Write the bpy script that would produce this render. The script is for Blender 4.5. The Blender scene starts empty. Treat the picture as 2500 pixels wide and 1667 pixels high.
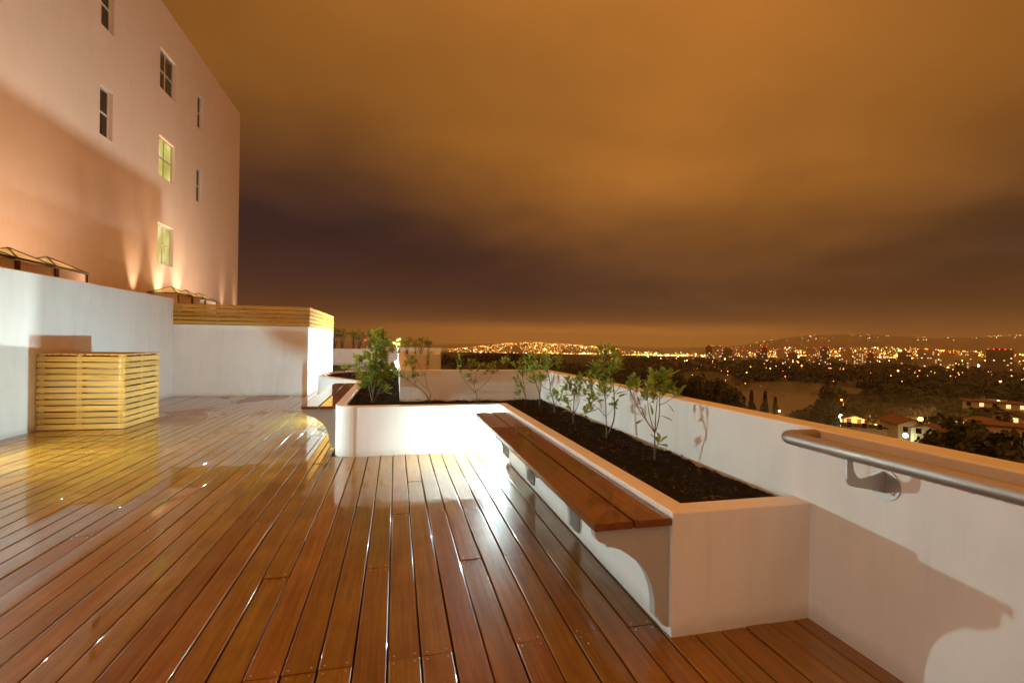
import bpy, bmesh, math, random
from mathutils import Vector, Matrix, noise as mnoise
random.seed(7)
SC = bpy.context.scene
COL = SC.collection

# ------------------------------------------------------------------ camera
CAMH = 1.40
F_PX, CX, CY = 1159.42, 1250.0, 833.5            # photograph pixels (2500 x 1667)
YAW, PITCH, ROLL = 0.2391816, 0.0001983, 0.01564218
def _rot():
    cy, sy = math.cos(YAW), math.sin(YAW); cp, sp = math.cos(PITCH), math.sin(PITCH); cr, sr = math.cos(ROLL), math.sin(ROLL)
    Rw = Matrix(((cy, -sy, 0), (sy, cy, 0), (0, 0, 1))); B = Matrix(((1, 0, 0), (0, 0, -1), (0, 1, 0)))
    P = Matrix(((1, 0, 0), (0, cp, -sp), (0, sp, cp))); Z = Matrix(((cr, -sr, 0), (sr, cr, 0), (0, 0, 1)))
    return Z @ P @ B @ Rw
MW = _rot()                                        # world -> camera (x right, y down, z forward)
MT = MW.transposed()
def ray(px, py): return MT @ Vector(((px - CX) / F_PX, (py - CY) / F_PX, 1))
def onz(px, py, z):
    d = ray(px, py); return d * ((z - CAMH) / d.z) + Vector((0, 0, CAMH))
def ony(px, py, y):
    d = ray(px, py); return d * (y / d.y) + Vector((0, 0, CAMH))
def atr(px, py, r):
    d = ray(px, py); return d * (r / math.hypot(d.x, d.y)) + Vector((0, 0, CAMH))
cam = bpy.data.cameras.new('camera'); camo = bpy.data.objects.new('camera', cam); COL.objects.link(camo)
cam.sensor_width = 36; cam.sensor_fit = 'HORIZONTAL'; cam.lens = F_PX / 2500 * 36
cam.clip_start = 0.05; cam.clip_end = 60000
r0, r1, r2 = MW[0], MW[1], MW[2]
camo.matrix_world = Matrix(((r0[0], -r1[0], -r2[0], 0), (r0[1], -r1[1], -r2[1], 0), (r0[2], -r1[2], -r2[2], CAMH), (0, 0, 0, 1)))
SC.camera = camo

# ------------------------------------------------------------------ render / exposure
SC.view_settings.view_transform = 'Standard'; SC.view_settings.look = 'None'
SC.view_settings.exposure = 0.35; SC.view_settings.gamma = 1.0; SC.view_settings.use_curve_mapping = False
cyc = SC.cycles
cyc.use_denoising = True
try: cyc.denoiser = 'OPENIMAGEDENOISE'
except Exception: pass
cyc.max_bounces = 6; cyc.diffuse_bounces = 3; cyc.glossy_bounces = 3; cyc.transmission_bounces = 3; cyc.transparent_max_bounces = 12; cyc.volume_bounces = 0
cyc.sample_clamp_indirect = 4.0; cyc.blur_glossy = 0.6
cyc.caustics_reflective = True; cyc.caustics_refractive = False
cyc.use_light_tree = True
cyc.use_adaptive_sampling = True; cyc.adaptive_threshold = 0.03; cyc.adaptive_min_samples = 16

# ------------------------------------------------------------------ node helpers
class NT:
    def __init__(s, nt):
        s.nt = nt; s.nt.nodes.clear()
    def n(s, t, **kw):
        nd = s.nt.nodes.new(t)
        for k, v in kw.items():
            if k.startswith('i_'):
                key = k[2:]; key = int(key) if key.isdigit() else key.replace('_', ' ')
                s.set(nd.inputs[key], v)
            else: setattr(nd, k, v)
        return nd
    def set(s, inp, v):
        if hasattr(v, 'is_output') or isinstance(v, bpy.types.NodeSocket): s.nt.links.new(v, inp)
        else:
            if isinstance(v, (tuple, list)) and len(v) == 3 and inp.type == 'RGBA': v = (*v, 1)
            inp.default_value = v
    def math(s, op, a, b=0.0, c=0.0, clamp=False):
        nd = s.nt.nodes.new('ShaderNodeMath'); nd.operation = op; nd.use_clamp = clamp
        s.set(nd.inputs[0], a); s.set(nd.inputs[1], b); s.set(nd.inputs[2], c); return nd.outputs[0]
    def vmath(s, op, a, b=(0, 0, 0), scale=None):
        nd = s.nt.nodes.new('ShaderNodeVectorMath'); nd.operation = op
        s.set(nd.inputs[0], a)
        if op == 'SCALE': s.set(nd.inputs['Scale'], scale)
        else: s.set(nd.inputs[1], b)
        return nd.outputs['Value'] if op in ('DOT_PRODUCT', 'LENGTH') else nd.outputs['Vector']
    def ramp(s, fac, stops, interp='LINEAR'):
        nd = s.nt.nodes.new('ShaderNodeValToRGB'); nd.color_ramp.interpolation = interp
        e = nd.color_ramp.elements
        while len(e) > 1: e.remove(e[-1])
        for i, (p, c) in enumerate(stops):
            el = e[0] if i == 0 else e.new(p)
            el.position = p; el.color = (*c, 1) if len(c) == 3 else c
        s.set(nd.inputs[0], fac); return nd.outputs[0]
    def maprange(s, v, a, b, c=0.0, d=1.0, smooth=True):
        nd = s.nt.nodes.new('ShaderNodeMapRange'); nd.interpolation_type = 'SMOOTHSTEP' if smooth else 'LINEAR'; nd.clamp = True
        s.set(nd.inputs[0], v); s.set(nd.inputs[1], a); s.set(nd.inputs[2], b); s.set(nd.inputs[3], c); s.set(nd.inputs[4], d); return nd.outputs[0]
    def noise(s, vec, scale=5, detail=3, rough=0.5, dist=0.0, out='Fac'):
        nd = s.nt.nodes.new('ShaderNodeTexNoise'); s.set(nd.inputs['Vector'], vec)
        nd.inputs['Scale'].default_value = scale; nd.inputs['Detail'].default_value = detail
        nd.inputs['Roughness'].default_value = rough; nd.inputs['Distortion'].default_value = dist; return nd.outputs[out]
    def mix(s, fac, a, b, mode='MIX'):
        nd = s.nt.nodes.new('ShaderNodeMix'); nd.data_type = 'RGBA'; nd.blend_type = mode
        s.set(nd.inputs[0], fac); s.set(nd.inputs[6], a); s.set(nd.inputs[7], b); return nd.outputs[2]
    def mapping(s, vec, scale=(1, 1, 1), loc=(0, 0, 0)):
        nd = s.nt.nodes.new('ShaderNodeMapping'); s.set(nd.inputs[0], vec); nd.inputs['Scale'].default_value = scale; nd.inputs['Location'].default_value = loc; return nd.outputs[0]
    def bump(s, h, strength=0.2, dist=0.01, normal=None):
        nd = s.nt.nodes.new('ShaderNodeBump'); s.set(nd.inputs['Height'], h); nd.inputs['Strength'].default_value = strength; nd.inputs['Distance'].default_value = dist
        if normal is not None: s.set(nd.inputs['Normal'], normal)
        return nd.outputs[0]

# ------------------------------------------------------------------ world: low cloud lit orange by the city
W = bpy.data.worlds.new('World'); SC.world = W; W.use_nodes = True
t = NT(W.node_tree)
gen = t.n('ShaderNodeTexCoord').outputs['Generated']
dirv = t.vmath('NORMALIZE', gen)
sep = t.n('ShaderNodeSeparateXYZ', i_0=dirv)
ez = sep.outputs[2]
cden = t.math('ADD', t.math('MAXIMUM', ez, 0.0), 0.16)
cpl = t.n('ShaderNodeCombineXYZ', i_0=t.math('DIVIDE', sep.outputs[0], cden), i_1=t.math('DIVIDE', sep.outputs[1], cden), i_2=0.0).outputs[0]
cl1 = t.noise(cpl, 0.55, 4, 0.5, 0.5)
cl2 = t.noise(cpl, 1.7, 4, 0.55, 0.4)
cloud = t.math('ADD', t.math('MULTIPLY', cl1, 0.75), t.math('MULTIPLY', cl2, 0.25))
cloudf = t.maprange(cloud, 0.32, 0.70, 0.80, 1.20)
def sdir(px, py): return tuple(ray(px, py).normalized())
lf = t.maprange(t.vmath('DOT_PRODUCT', dirv, sdir(620, 640)), math.cos(math.radians(62)), math.cos(math.radians(8)), 0.0, 1.0)
br = t.maprange(t.vmath('DOT_PRODUCT', dirv, sdir(1650, 250)), math.cos(math.radians(40)), math.cos(math.radians(2)), 0.0, 1.0)
ezn = t.math('ADD', ez, t.math('MULTIPLY', t.math('SUBTRACT', cl2, 0.5), 0.09))
br2 = t.maprange(t.vmath('DOT_PRODUCT', dirv, sdir(1600, 480)), math.cos(math.radians(34)), math.cos(math.radians(3)), 0.0, 1.0)
ezn = t.math('SUBTRACT', t.math('ADD', ezn, t.math('MULTIPLY', br2, 0.10)), t.math('MULTIPLY', lf, 0.06))
band = t.maprange(ezn, 0.13, 0.43, 1.0, 0.0)
upper = t.vmath('SCALE', (0.325, 0.118, 0.020), scale=t.math('MULTIPLY', cloudf, t.math('MULTIPLY', t.math('ADD', 1.0, t.math('MULTIPLY', br, 0.18)), t.math('SUBTRACT', 1.0, t.math('MULTIPLY', lf, 0.40)))))
lower = t.vmath('SCALE', t.mix(lf, (0.052, 0.027, 0.018), (0.006, 0.0045, 0.011)), scale=t.maprange(cl2, 0.3, 0.7, 0.85, 1.15))
skyc = t.mix(band, upper, lower)
rt = t.maprange(t.vmath('DOT_PRODUCT', dirv, sdir(2650, 560)), math.cos(math.radians(36)), math.cos(math.radians(6)), 1.0, 0.62)
skyc = t.vmath('SCALE', skyc, scale=rt)
low = t.math('MULTIPLY', t.maprange(ez, 0.0, 0.075, 1.0, 0.0), t.math('SUBTRACT', 1.0, t.math('MULTIPLY', lf, 0.55)))
skyc = t.mix(t.math('MULTIPLY', low, 0.8), skyc, (0.145, 0.060, 0.021))
# glow of the lit city on the air along the horizon
gaz = t.maprange(t.vmath('DOT_PRODUCT', dirv, sdir(1430, 800)), math.cos(math.radians(30)), math.cos(math.radians(2)), 0.0, 1.0)
gel = t.maprange(t.math('ADD', ez, t.math('MULTIPLY', t.math('SUBTRACT', t.noise(cpl, 2.2, 3, 0.5), 0.5), 0.012)), 0.010, 0.048, 1.0, 0.0)
glow = t.vmath('SCALE', (0.62, 0.215, 0.026), scale=t.math('MULTIPLY', gaz, gel))
skyc = t.vmath('ADD', skyc, glow)
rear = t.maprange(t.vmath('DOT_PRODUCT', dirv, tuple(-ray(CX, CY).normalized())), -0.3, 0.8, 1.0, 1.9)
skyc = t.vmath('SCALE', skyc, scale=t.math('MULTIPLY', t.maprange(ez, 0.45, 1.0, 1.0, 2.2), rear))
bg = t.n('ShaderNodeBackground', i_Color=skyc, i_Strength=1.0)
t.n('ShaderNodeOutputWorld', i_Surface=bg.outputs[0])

# ------------------------------------------------------------------ materials
MATS = {}
def mat(name):
    m = bpy.data.materials.new(name); m.use_nodes = True; MATS[name] = m; return m, NT(m.node_tree)
def finish(t, **kw):
    b = t.n('ShaderNodeBsdfPrincipled', **kw); t.n('ShaderNodeOutputMaterial', i_Surface=b.outputs[0]); return b
def plaster(name, col, rough=0.55, stain=0.12):
    m, t = mat(name); pos = t.n('ShaderNodeNewGeometry').outputs['Position']
    n1 = t.noise(pos, 1.3, 5, 0.6); n2 = t.noise(t.mapping(pos, (5, 5, 0.7)), 1.4, 4, 0.6); n3 = t.noise(pos, 55, 3, 0.6)
    v = t.math('ADD', t.math('MULTIPLY', n1, 0.6), t.math('MULTIPLY', n2, 0.4))
    c = t.ramp(v, [(0.30, tuple(x * (1 - stain) for x in col)), (0.55, col), (0.75, tuple(min(1, x * 1.02) for x in col))])
    sepz = t.n('ShaderNodeSeparateXYZ', i_0=pos).outputs[2]
    drip = t.math('MULTIPLY', t.maprange(t.noise(t.mapping(pos, (9, 9, 0.35)), 1.6, 3, 0.6), 0.58, 0.72), t.maprange(t.noise(pos, 0.9, 3, 0.5), 0.42, 0.62))
    c = t.mix(t.math('MULTIPLY', drip, stain * 1.6), c, tuple(x * f for x, f in zip(col, (0.55, 0.50, 0.42))))
    splash = t.math('MULTIPLY', t.maprange(t.math('ADD', sepz, t.math('MULTIPLY', t.noise(pos, 7, 4, 0.6), -0.10)), -0.05, 0.05, 1.0, 0.0), t.maprange(sepz, -0.12, -0.02))
    c = t.mix(t.math('MULTIPLY', splash, 0.35), c, tuple(x * f for x, f in zip(col, (0.40, 0.34, 0.27))))
    h = t.math('ADD', t.math('MULTIPLY', n3, 0.4), t.math('MULTIPLY', t.noise(pos, 9, 4, 0.6), 1.0))
    finish(t, i_Base_Color=c, i_Specular_IOR_Level=0.3, i_Roughness=t.maprange(n1, 0.3, 0.7, rough - 0.08, rough + 0.1), i_Normal=t.bump(h, 0.16, 0.006)); return m
plaster('white_plaster', (0.80, 0.785, 0.75), 0.5)
plaster('facade_plaster', (0.82, 0.66, 0.54), 0.65, 0.07)
plaster('bracket_paint', (0.42, 0.42, 0.39), 0.45, 0.08)
plaster('house_wall', (0.62, 0.55, 0.45), 0.8, 0.2)
plaster('tower_wall', (0.52, 0.42, 0.34), 0.8, 0.15)
plaster('tower_dark', (0.22, 0.17, 0.14), 0.8, 0.15)
plaster('concrete', (0.25, 0.23, 0.21), 0.8, 0.2)

def deck_material():
    m, t = mat('wet_deck_wood'); pos = t.n('ShaderNodeNewGeometry').outputs['Position']
    rnd = t.n('ShaderNodeObjectInfo').outputs['Random']
    off = t.n('ShaderNodeCombineXYZ', i_0=t.math('MULTIPLY', rnd, 37.0), i_1=t.math('MULTIPLY', rnd, 91.0), i_2=rnd).outputs[0]
    p = t.vmath('ADD', pos, off)
    g1 = t.noise(t.mapping(p, (26, 1.1, 1)), 1.6, 5, 0.6, 0.6)
    g2 = t.noise(t.mapping(p, (130, 3.0, 1)), 1.5, 3, 0.6)
    blot = t.noise(pos, 2.6, 4, 0.6)
    v = t.math('ADD', t.math('MULTIPLY', g1, 0.5), t.math('ADD', t.math('MULTIPLY', g2, 0.2), t.math('MULTIPLY', blot, 0.3)))
    c = t.ramp(v, [(0.28, (0.100, 0.039, 0.003)), (0.47, (0.19, 0.079, 0.006)), (0.60, (0.26, 0.116, 0.010)), (0.78, (0.32, 0.158, 0.018))])
    val = t.math('ADD', 0.90, t.math('MULTIPLY', rnd, 0.26))
    c = t.vmath('SCALE', c, scale=val)
    hs = t.n('ShaderNodeHueSaturation', i_Color=c, i_Hue=t.math('ADD', 0.496, t.math('MULTIPLY', t.math('FRACT', t.math('MULTIPLY', rnd, 7.31)), 0.020)), i_Saturation=0.98)
    # knots
    vo = t.nt.nodes.new('ShaderNodeTexVoronoi'); t.set(vo.inputs['Vector'], t.mapping(p, (1.5, 0.8, 0))); vo.inputs['Scale'].default_value = 1.6
    kn = t.maprange(vo.outputs['Distance'], 0.018, 0.035, 1.0, 0.0)
    c = t.mix(t.math('MULTIPLY', kn, 0.7), hs.outputs[0], (0.02, 0.010, 0.006))
    # water film: puddled patches are mirror smooth, elsewhere the film is thin and breaks up
    wn = t.noise(t.mapping(pos, (1.0, 0.55, 1)), 1.05, 4, 0.55, 0.8)
    wj = t.noise(t.mapping(p, (9, 1.6, 1)), 1.5, 3, 0.6)
    wet = t.maprange(t.math('ADD', wn, t.math('MULTIPLY', t.math('SUBTRACT', wj, 0.5), 0.14)), 0.425, 0.455, 0.0, 1.0)
    crough = t.maprange(wet, 0.0, 1.0, 0.15, 0.003, False)
    grain_h = t.math('ADD', t.math('MULTIPLY', g2, 1.0), t.math('MULTIPLY', g1, 0.6))
    nb = t.bump(grain_h, 0.35, 0.002)
    wav = t.noise(t.mapping(p, (7, 1.3, 1)), 2.0, 2, 0.5)
    cn_h = t.math('ADD', t.math('MULTIPLY', wav, 1.0), t.math('MULTIPLY', t.math('MULTIPLY', g2, t.math('SUBTRACT', 1.0, wet)), 0.10))
    cb = t.bump(cn_h, 0.20, 0.0003)
    finish(t, i_Base_Color=c, i_Roughness=0.42, i_Normal=nb, i_Coat_Weight=t.maprange(wet, 0, 1, 0.55, 1.0, False), i_Coat_Roughness=crough, i_Coat_IOR=1.52, i_Coat_Normal=cb, i_Specular_IOR_Level=0.05)
    return m
deck_material()
def wood(name, stops, axis=(1.2, 26, 26), rough=0.45, coat=0.0, crough=0.1, gs=1.5):
    m, t = mat(name); tc = t.n('ShaderNodeTexCoord').outputs['Object']; pos = t.n('ShaderNodeNewGeometry').outputs['Position']
    rnd = t.n('ShaderNodeObjectInfo').outputs['Random']
    off = t.n('ShaderNodeCombineXYZ', i_0=t.math('MULTIPLY', rnd, 37.0), i_1=t.math('MULTIPLY', rnd, 91.0), i_2=t.math('MULTIPLY', rnd, 53.0)).outputs[0]
    p = t.vmath('ADD', pos, off)
    g1 = t.noise(t.mapping(p, axis), gs, 5, 0.6, 0.7); g2 = t.noise(t.mapping(p, tuple(a * 4 for a in axis)), gs, 3, 0.6)
    v = t.math('ADD', t.math('MULTIPLY', g1, 0.7), t.math('MULTIPLY', g2, 0.3))
    c = t.vmath('SCALE', t.ramp(v, stops), scale=t.math('ADD', 0.82, t.math('MULTIPLY', rnd, 0.36)))
    wn = t.noise(pos, 2.3, 4, 0.6, 0.6)
    wet = t.maprange(wn, 0.38, 0.50, 0.0, 1.0)
    finish(t, i_Base_Color=c, i_Roughness=rough, i_Normal=t.bump(t.math('ADD', g2, g1), 0.25, 0.002), i_Coat_Weight=coat, i_Coat_Roughness=t.maprange(wet, 0, 1, crough * 3, crough * 0.5, False), i_Coat_IOR=1.40, i_Specular_IOR_Level=0.10 if coat == 0 else 0.15)
    return m
slst = [(0.30, (0.27, 0.125, 0.022)), (0.5, (0.42, 0.215, 0.044)), (0.7, (0.52, 0.29, 0.075))]
wood('slat_wood_x', slst, (1.0, 26, 26), 0.72)
wood('slat_wood_y', slst, (26, 1.0, 26), 0.72)
wood('bench_wood', [(0.30, (0.08, 0.026, 0.005)), (0.5, (0.155, 0.054, 0.010)), (0.7, (0.21, 0.080, 0.016))], (26, 1.0, 26), 0.5, 1.0, 0.016)

def simple(name, col, rough=0.5, metal=0.0, var=0.15, scale=12, bump=0.0, **kw):
    m, t = mat(name); pos = t.n('ShaderNodeNewGeometry').outputs['Position']
    n = t.noise(pos, scale, 4, 0.6)
    c = t.ramp(n, [(0.3, tuple(x * (1 - var) for x in col)), (0.7, tuple(min(1, x * (1 + var)) for x in col))])
    a = dict(i_Specular_IOR_Level=0.15 if name in ('soil', 'litter', 'ground_plants') else 0.5, i_Base_Color=c, i_Roughness=rough, i_Metallic=metal); a.update(kw)
    if bump: a['i_Normal'] = t.bump(n, bump, 0.01)
    finish(t, **a); return m
simple('deck_void', (0.012, 0.009, 0.007), 0.7)
simple('soil', (0.012, 0.0085, 0.006), 0.95, var=0.6, scale=45, bump=0.8)
simple('litter', (0.12, 0.075, 0.022), 0.75, var=0.7, scale=120)
simple('ground_plants', (0.050, 0.065, 0.016), 0.6, var=0.5, scale=60)
simple('stem_bark', (0.16, 0.12, 0.075), 0.8, var=0.35, scale=60, bump=0.3)
simple('dark_frame', (0.035, 0.030, 0.027), 0.4)
simple('tile_clay', (0.10, 0.035, 0.022), 0.7, var=0.35)
simple('roof_felt', (0.16, 0.11, 0.08), 0.8)
simple('window_frame', (0.62, 0.52, 0.42), 0.5, var=0.05)
simple('lamp_metal', (0.45, 0.45, 0.44), 0.35, 0.6)
simple('pole_metal', (0.10, 0.10, 0.10), 0.5, 0.4)
simple('bark_dark', (0.05, 0.038, 0.026), 0.9)
simple('roof_tile_house', (0.16, 0.075, 0.045), 0.8, var=0.3, scale=3)
simple('roof_dark_house', (0.05, 0.04, 0.035), 0.8, var=0.3, scale=3)
simple('door_red', (0.14, 0.03, 0.02), 0.6)
simple('car_paint_light', (0.5, 0.5, 0.5), 0.25, 0.3)
simple('car_paint_dark', (0.06, 0.06, 0.07), 0.25, 0.3)
simple('rubber', (0.02, 0.02, 0.02), 0.8)
m, t = mat('brushed_steel'); pos = t.n('ShaderNodeNewGeometry').outputs['Position']
n = t.noise(t.mapping(pos, (220, 6, 220)), 1.0, 3, 0.6); d = t.noise(pos, 190, 2, 0.5)
finish(t, i_Base_Color=(0.46, 0.44, 0.41), i_Metallic=1.0, i_Roughness=t.maprange(n, 0.3, 0.7, 0.46, 0.58), i_Normal=t.bump(t.math('ADD', t.math('MULTIPLY', n, 0.3), t.maprange(d, 0.60, 0.68, 0, 1.0)), 0.18, 0.002))
m, t = mat('water_drop')
g = t.n('ShaderNodeBsdfGlossy', i_Roughness=0.02, i_Color=(1, 1, 1)); tr = t.n('ShaderNodeBsdfTransparent')
fr = t.n('ShaderNodeFresnel', i_IOR=1.5)
mx = t.n('ShaderNodeMixShader', i_0=fr.outputs[0], i_1=tr.outputs[0], i_2=g.outputs[0]); t.n('ShaderNodeOutputMaterial', i_Surface=mx.outputs[0])
m, t = mat('skylight_glass')
g = t.n('ShaderNodeBsdfGlossy', i_Roughness=0.05, i_Color=(1, 1, 1)); tr = t.n('ShaderNodeBsdfTransparent', i_Color=(0.93, 0.86, 0.62)); df = t.n('ShaderNodeBsdfTranslucent', i_Color=(0.85, 0.72, 0.42))
m1 = t.n('ShaderNodeMixShader', i_0=0.45, i_1=tr.outputs[0], i_2=df.outputs[0])
mx = t.n('ShaderNodeMixShader', i_0=0.08, i_1=m1.outputs[0], i_2=g.outputs[0]); t.n('ShaderNodeOutputMaterial', i_Surface=mx.outputs[0])
m, t = mat('dark_glass'); finish(t, i_Base_Color=(0.012, 0.012, 0.010), i_Roughness=0.06, i_Specular_IOR_Level=0.6)
def leafmat(name, c0, c1, c2):
    m, t = mat(name); rnd = t.n('ShaderNodeObjectInfo').outputs['Random']; pos = t.n('ShaderNodeNewGeometry').outputs['Position']
    v = t.math('ADD', t.math('MULTIPLY', rnd, 0.55), t.math('MULTIPLY', t.noise(pos, 22, 3, 0.6), 0.45))
    c = t.ramp(v, [(0.12, c0), (0.5, c1), (0.85, c2)])
    b = t.n('ShaderNodeBsdfPrincipled', i_Base_Color=c, i_Roughness=0.38, i_Specular_IOR_Level=0.5)
    tl = t.n('ShaderNodeBsdfTranslucent', i_Color=t.mix(1.0, c, (1.3, 1.5, 0.5), 'MULTIPLY'))
    mx = t.n('ShaderNodeMixShader', i_0=0.38, i_1=b.outputs[0], i_2=tl.outputs[0]); t.n('ShaderNodeOutputMaterial', i_Surface=mx.outputs[0])
leafmat('leaf_green', (0.13, 0.20, 0.045), (0.27, 0.36, 0.09), (0.44, 0.50, 0.16))
leafmat('leaf_small', (0.20, 0.24, 0.045), (0.32, 0.36, 0.08), (0.45, 0.45, 0.13))
leafmat('leaf_yellow', (0.34, 0.24, 0.03), (0.42, 0.30, 0.05), (0.5, 0.36, 0.08))
leafmat('tree_leaf', (0.013, 0.020, 0.007), (0.026, 0.036, 0.012), (0.045, 0.052, 0.018))
leafmat('forest_leaf', (0.004, 0.005, 0.002), (0.007, 0.009, 0.004), (0.012, 0.013, 0.006))
def emit(name, col, strength, sample=True):
    m, t = mat(name); e = t.n('ShaderNodeEmission', i_Color=col, i_Strength=strength); t.n('ShaderNodeOutputMaterial', i_Surface=e.outputs[0])
    if not sample: m.cycles.emission_sampling = 'NONE'
    return m
emit('lamp_white', (0.57, 0.98, 1.08), 3100.0)
emit('lamp_corner', (0.76, 1.0, 1.02), 3700.0)
emit('lamp_far', (0.88, 1.0, 0.95), 8000.0)
emit('lamp_side', (0.97, 1.0, 0.93), 40.0, False)
emit('skylight_lamp', (1.0, 0.72, 0.40), 55.0)
emit('added_uplight_lens', (1.0, 0.62, 0.33), 20.0, False)
emit('bulb_orange', (1.0, 0.42, 0.08), 12.0, False)
emit('bulb_white', (0.92, 1.0, 0.60), 9.0, False)
emit('bulb_red', (1.0, 0.05, 0.03), 5.0, False)
emit('city_orange', (1.0, 0.34, 0.04), 6.5, False)
emit('city_amber', (1.0, 0.50, 0.10), 7.5, False)
emit('city_white', (1.0, 0.80, 0.42), 7.5, False)
emit('city_green', (0.55, 1.0, 0.45), 4.0, False)
emit('window_glow', (1.0, 0.62, 0.25), 1.2, False)
emit('window_white', (1.0, 0.92, 0.70), 1.3, False)
m, t = mat('room_lit'); pos = t.n('ShaderNodeNewGeometry').outputs['Position']
c = t.ramp(t.noise(t.mapping(pos, (1, 1.3, 1.1)), 0.9, 1, 0.4), [(0.35, (0.42, 0.36, 0.07)), (0.55, (0.60, 0.52, 0.14)), (0.62, (0.75, 0.68, 0.30))])
e = t.n('ShaderNodeEmission', i_Color=c, i_Strength=0.85); t.n('ShaderNodeOutputMaterial', i_Surface=e.outputs[0])
m, t = mat('terrain'); pos = t.n('ShaderNodeNewGeometry').outputs['Position']
c = t.ramp(t.noise(t.vmath('SCALE', pos, scale=0.02), 1.0, 6, 0.6), [(0.3, (0.012, 0.013, 0.007)), (0.7, (0.030, 0.028, 0.017))])
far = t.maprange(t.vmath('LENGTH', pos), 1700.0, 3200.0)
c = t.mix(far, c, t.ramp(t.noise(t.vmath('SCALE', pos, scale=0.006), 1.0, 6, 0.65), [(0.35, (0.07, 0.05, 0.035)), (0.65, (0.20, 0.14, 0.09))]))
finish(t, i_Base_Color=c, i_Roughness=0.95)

# ------------------------------------------------------------------ mesh builder
class MB:
    def __init__(s): s.v = []; s.f = []; s.m = []; s.mi = 0; s.sm = []; s.smooth = False
    def face(s, idx): s.f.append(idx); s.m.append(s.mi); s.sm.append(s.smooth)
    def box(s, x0, x1, y0, y1, z0, z1):
        b = len(s.v)
        s.v += [(x0, y0, z0), (x1, y0, z0), (x1, y1, z0), (x0, y1, z0), (x0, y0, z1), (x1, y0, z1), (x1, y1, z1), (x0, y1, z1)]
        for q in ((0, 3, 2, 1), (4, 5, 6, 7), (0, 1, 5, 4), (1, 2, 6, 5), (2, 3, 7, 6), (3, 0, 4, 7)): s.face([b + i for i in q])
        return s
    def bbox(s, x0, x1, y0, y1, z0, z1, ch=0.004):
        """box with chamfered vertical-section edges along its longest horizontal axis"""
        ax = 0 if (x1 - x0) > (y1 - y0) else 1
        if ax == 0: pr = [(y0 + ch, z0), (y1 - ch, z0), (y1, z0 + ch), (y1, z1 - ch), (y1 - ch, z1), (y0 + ch, z1), (y0, z1 - ch), (y0, z0 + ch)]; a, b_ = x0, x1
        else: pr = [(x0 + ch, z0), (x1 - ch, z0), (x1, z0 + ch), (x1, z1 - ch), (x1 - ch, z1), (x0 + ch, z1), (x0, z1 - ch), (x0, z0 + ch)]; a, b_ = y0, y1
        b = len(s.v); n = len(pr)
        for e in (a, b_):
            for p, q in pr: s.v.append((e, p, q) if ax == 0 else (p, e, q))
        for i in range(n):
            j = (i + 1) % n
            s.face([b + i, b + j, b + n + j, b + n + i])
        s.face([b + i for i in range(n)][::-1]); s.face([b + n + i for i in range(n)])
        return s
    def prism(s, pts, z0, z1):
        b = len(s.v); n = len(pts)
        s.v += [(x, y, z0) for x, y in pts] + [(x, y, z1) for x, y in pts]
        for i in range(n):
            j = (i + 1) % n; s.face([b + i, b + j, b + n + j, b + n + i])
        s.face([b + i for i in range(n)][::-1]); s.face([b + n + i for i in range(n)])
        return s
    def prism_y(s, pts, y0, y1):
        b = len(s.v); n = len(pts)
        s.v += [(x, y0, z) for x, z in pts] + [(x, y1, z) for x, z in pts]
        for i in range(n):
            j = (i + 1) % n; s.face([b + i, b + j, b + n + j, b + n + i])
        s.face([b + i for i in range(n)][::-1]); s.face([b + n + i for i in range(n)])
        return s
    def tube(s, pts, rad, seg=8, cap=True):
        pts = [Vector(p) for p in pts]
        rad = rad if isinstance(rad, (list, tuple)) else [rad] * len(pts)
        b = len(s.v); up = Vector((0.123, 0.21, 0.97))
        prev = None
        for i, p in enumerate(pts):
            d = (pts[min(i + 1, len(pts) - 1)] - pts[max(i - 1, 0)]).normalized()
            if prev is None:
                a = d.cross(up); 
                if a.length < 1e-3: a = d.cross(Vector((1, 0, 0)))
                a.normalize()
            else:
                a = prev - d * prev.dot(d)
                a.normalize()
            prev = a; c = d.cross(a)
            for k in range(seg):
                an = 2 * math.pi * k / seg; s.v.append(tuple(p + (a * math.cos(an) + c * math.sin(an)) * rad[i]))
        so = s.smooth; s.smooth = True
        for i in range(len(pts) - 1):
            for k in range(seg):
                k2 = (k + 1) % seg
                s.face([b + i * seg + k, b + i * seg + k2, b + (i + 1) * seg + k2, b + (i + 1) * seg + k])
        s.smooth = so
        if cap:
            s.face([b + k for k in range(seg)][::-1]); e = b + (len(pts) - 1) * seg; s.face([e + k for k in range(seg)])
        return s
    def sphere(s, c, r, seg=10, rings=6, half=None, sz=1.0):
        """lat-long ball; half: unit axis vector for a dome only"""
        b = len(s.v); c = Vector(c)
        ax = Vector(half) if half is not None else Vector((0, 0, 1))
        q = Vector((0, 0, 1)).rotation_difference(ax)
        lo = 0.0 if half is not None else -math.pi / 2
        so = s.smooth; s.smooth = True
        for i in range(rings + 1):
            la = lo + (math.pi / 2 - lo) * i / rings
            for k in range(seg):
                an = 2 * math.pi * k / seg
                s.v.append(tuple(c + q @ Vector((math.cos(la) * math.cos(an) * r, math.cos(la) * math.sin(an) * r, math.sin(la) * r * sz))))
        for i in range(rings):
            for k in range(seg):
                k2 = (k + 1) % seg; s.face([b + i * seg + k, b + i * seg + k2, b + (i + 1) * seg + k2, b + (i + 1) * seg + k])
        s.smooth = so
        return s
    def octa(s, c, r, rz=None):
        rz = rz or r; b = len(s.v); x, y, z = c
        s.v += [(x + r, y, z), (x - r, y, z), (x, y + r, z), (x, y - r, z), (x, y, z + rz), (x, y, z - rz)]
        for q in ((0, 2, 4), (2, 1, 4), (1, 3, 4), (3, 0, 4), (2, 0, 5), (1, 2, 5), (3, 1, 5), (0, 3, 5)): s.face([b + i for i in q])
        return s
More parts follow.
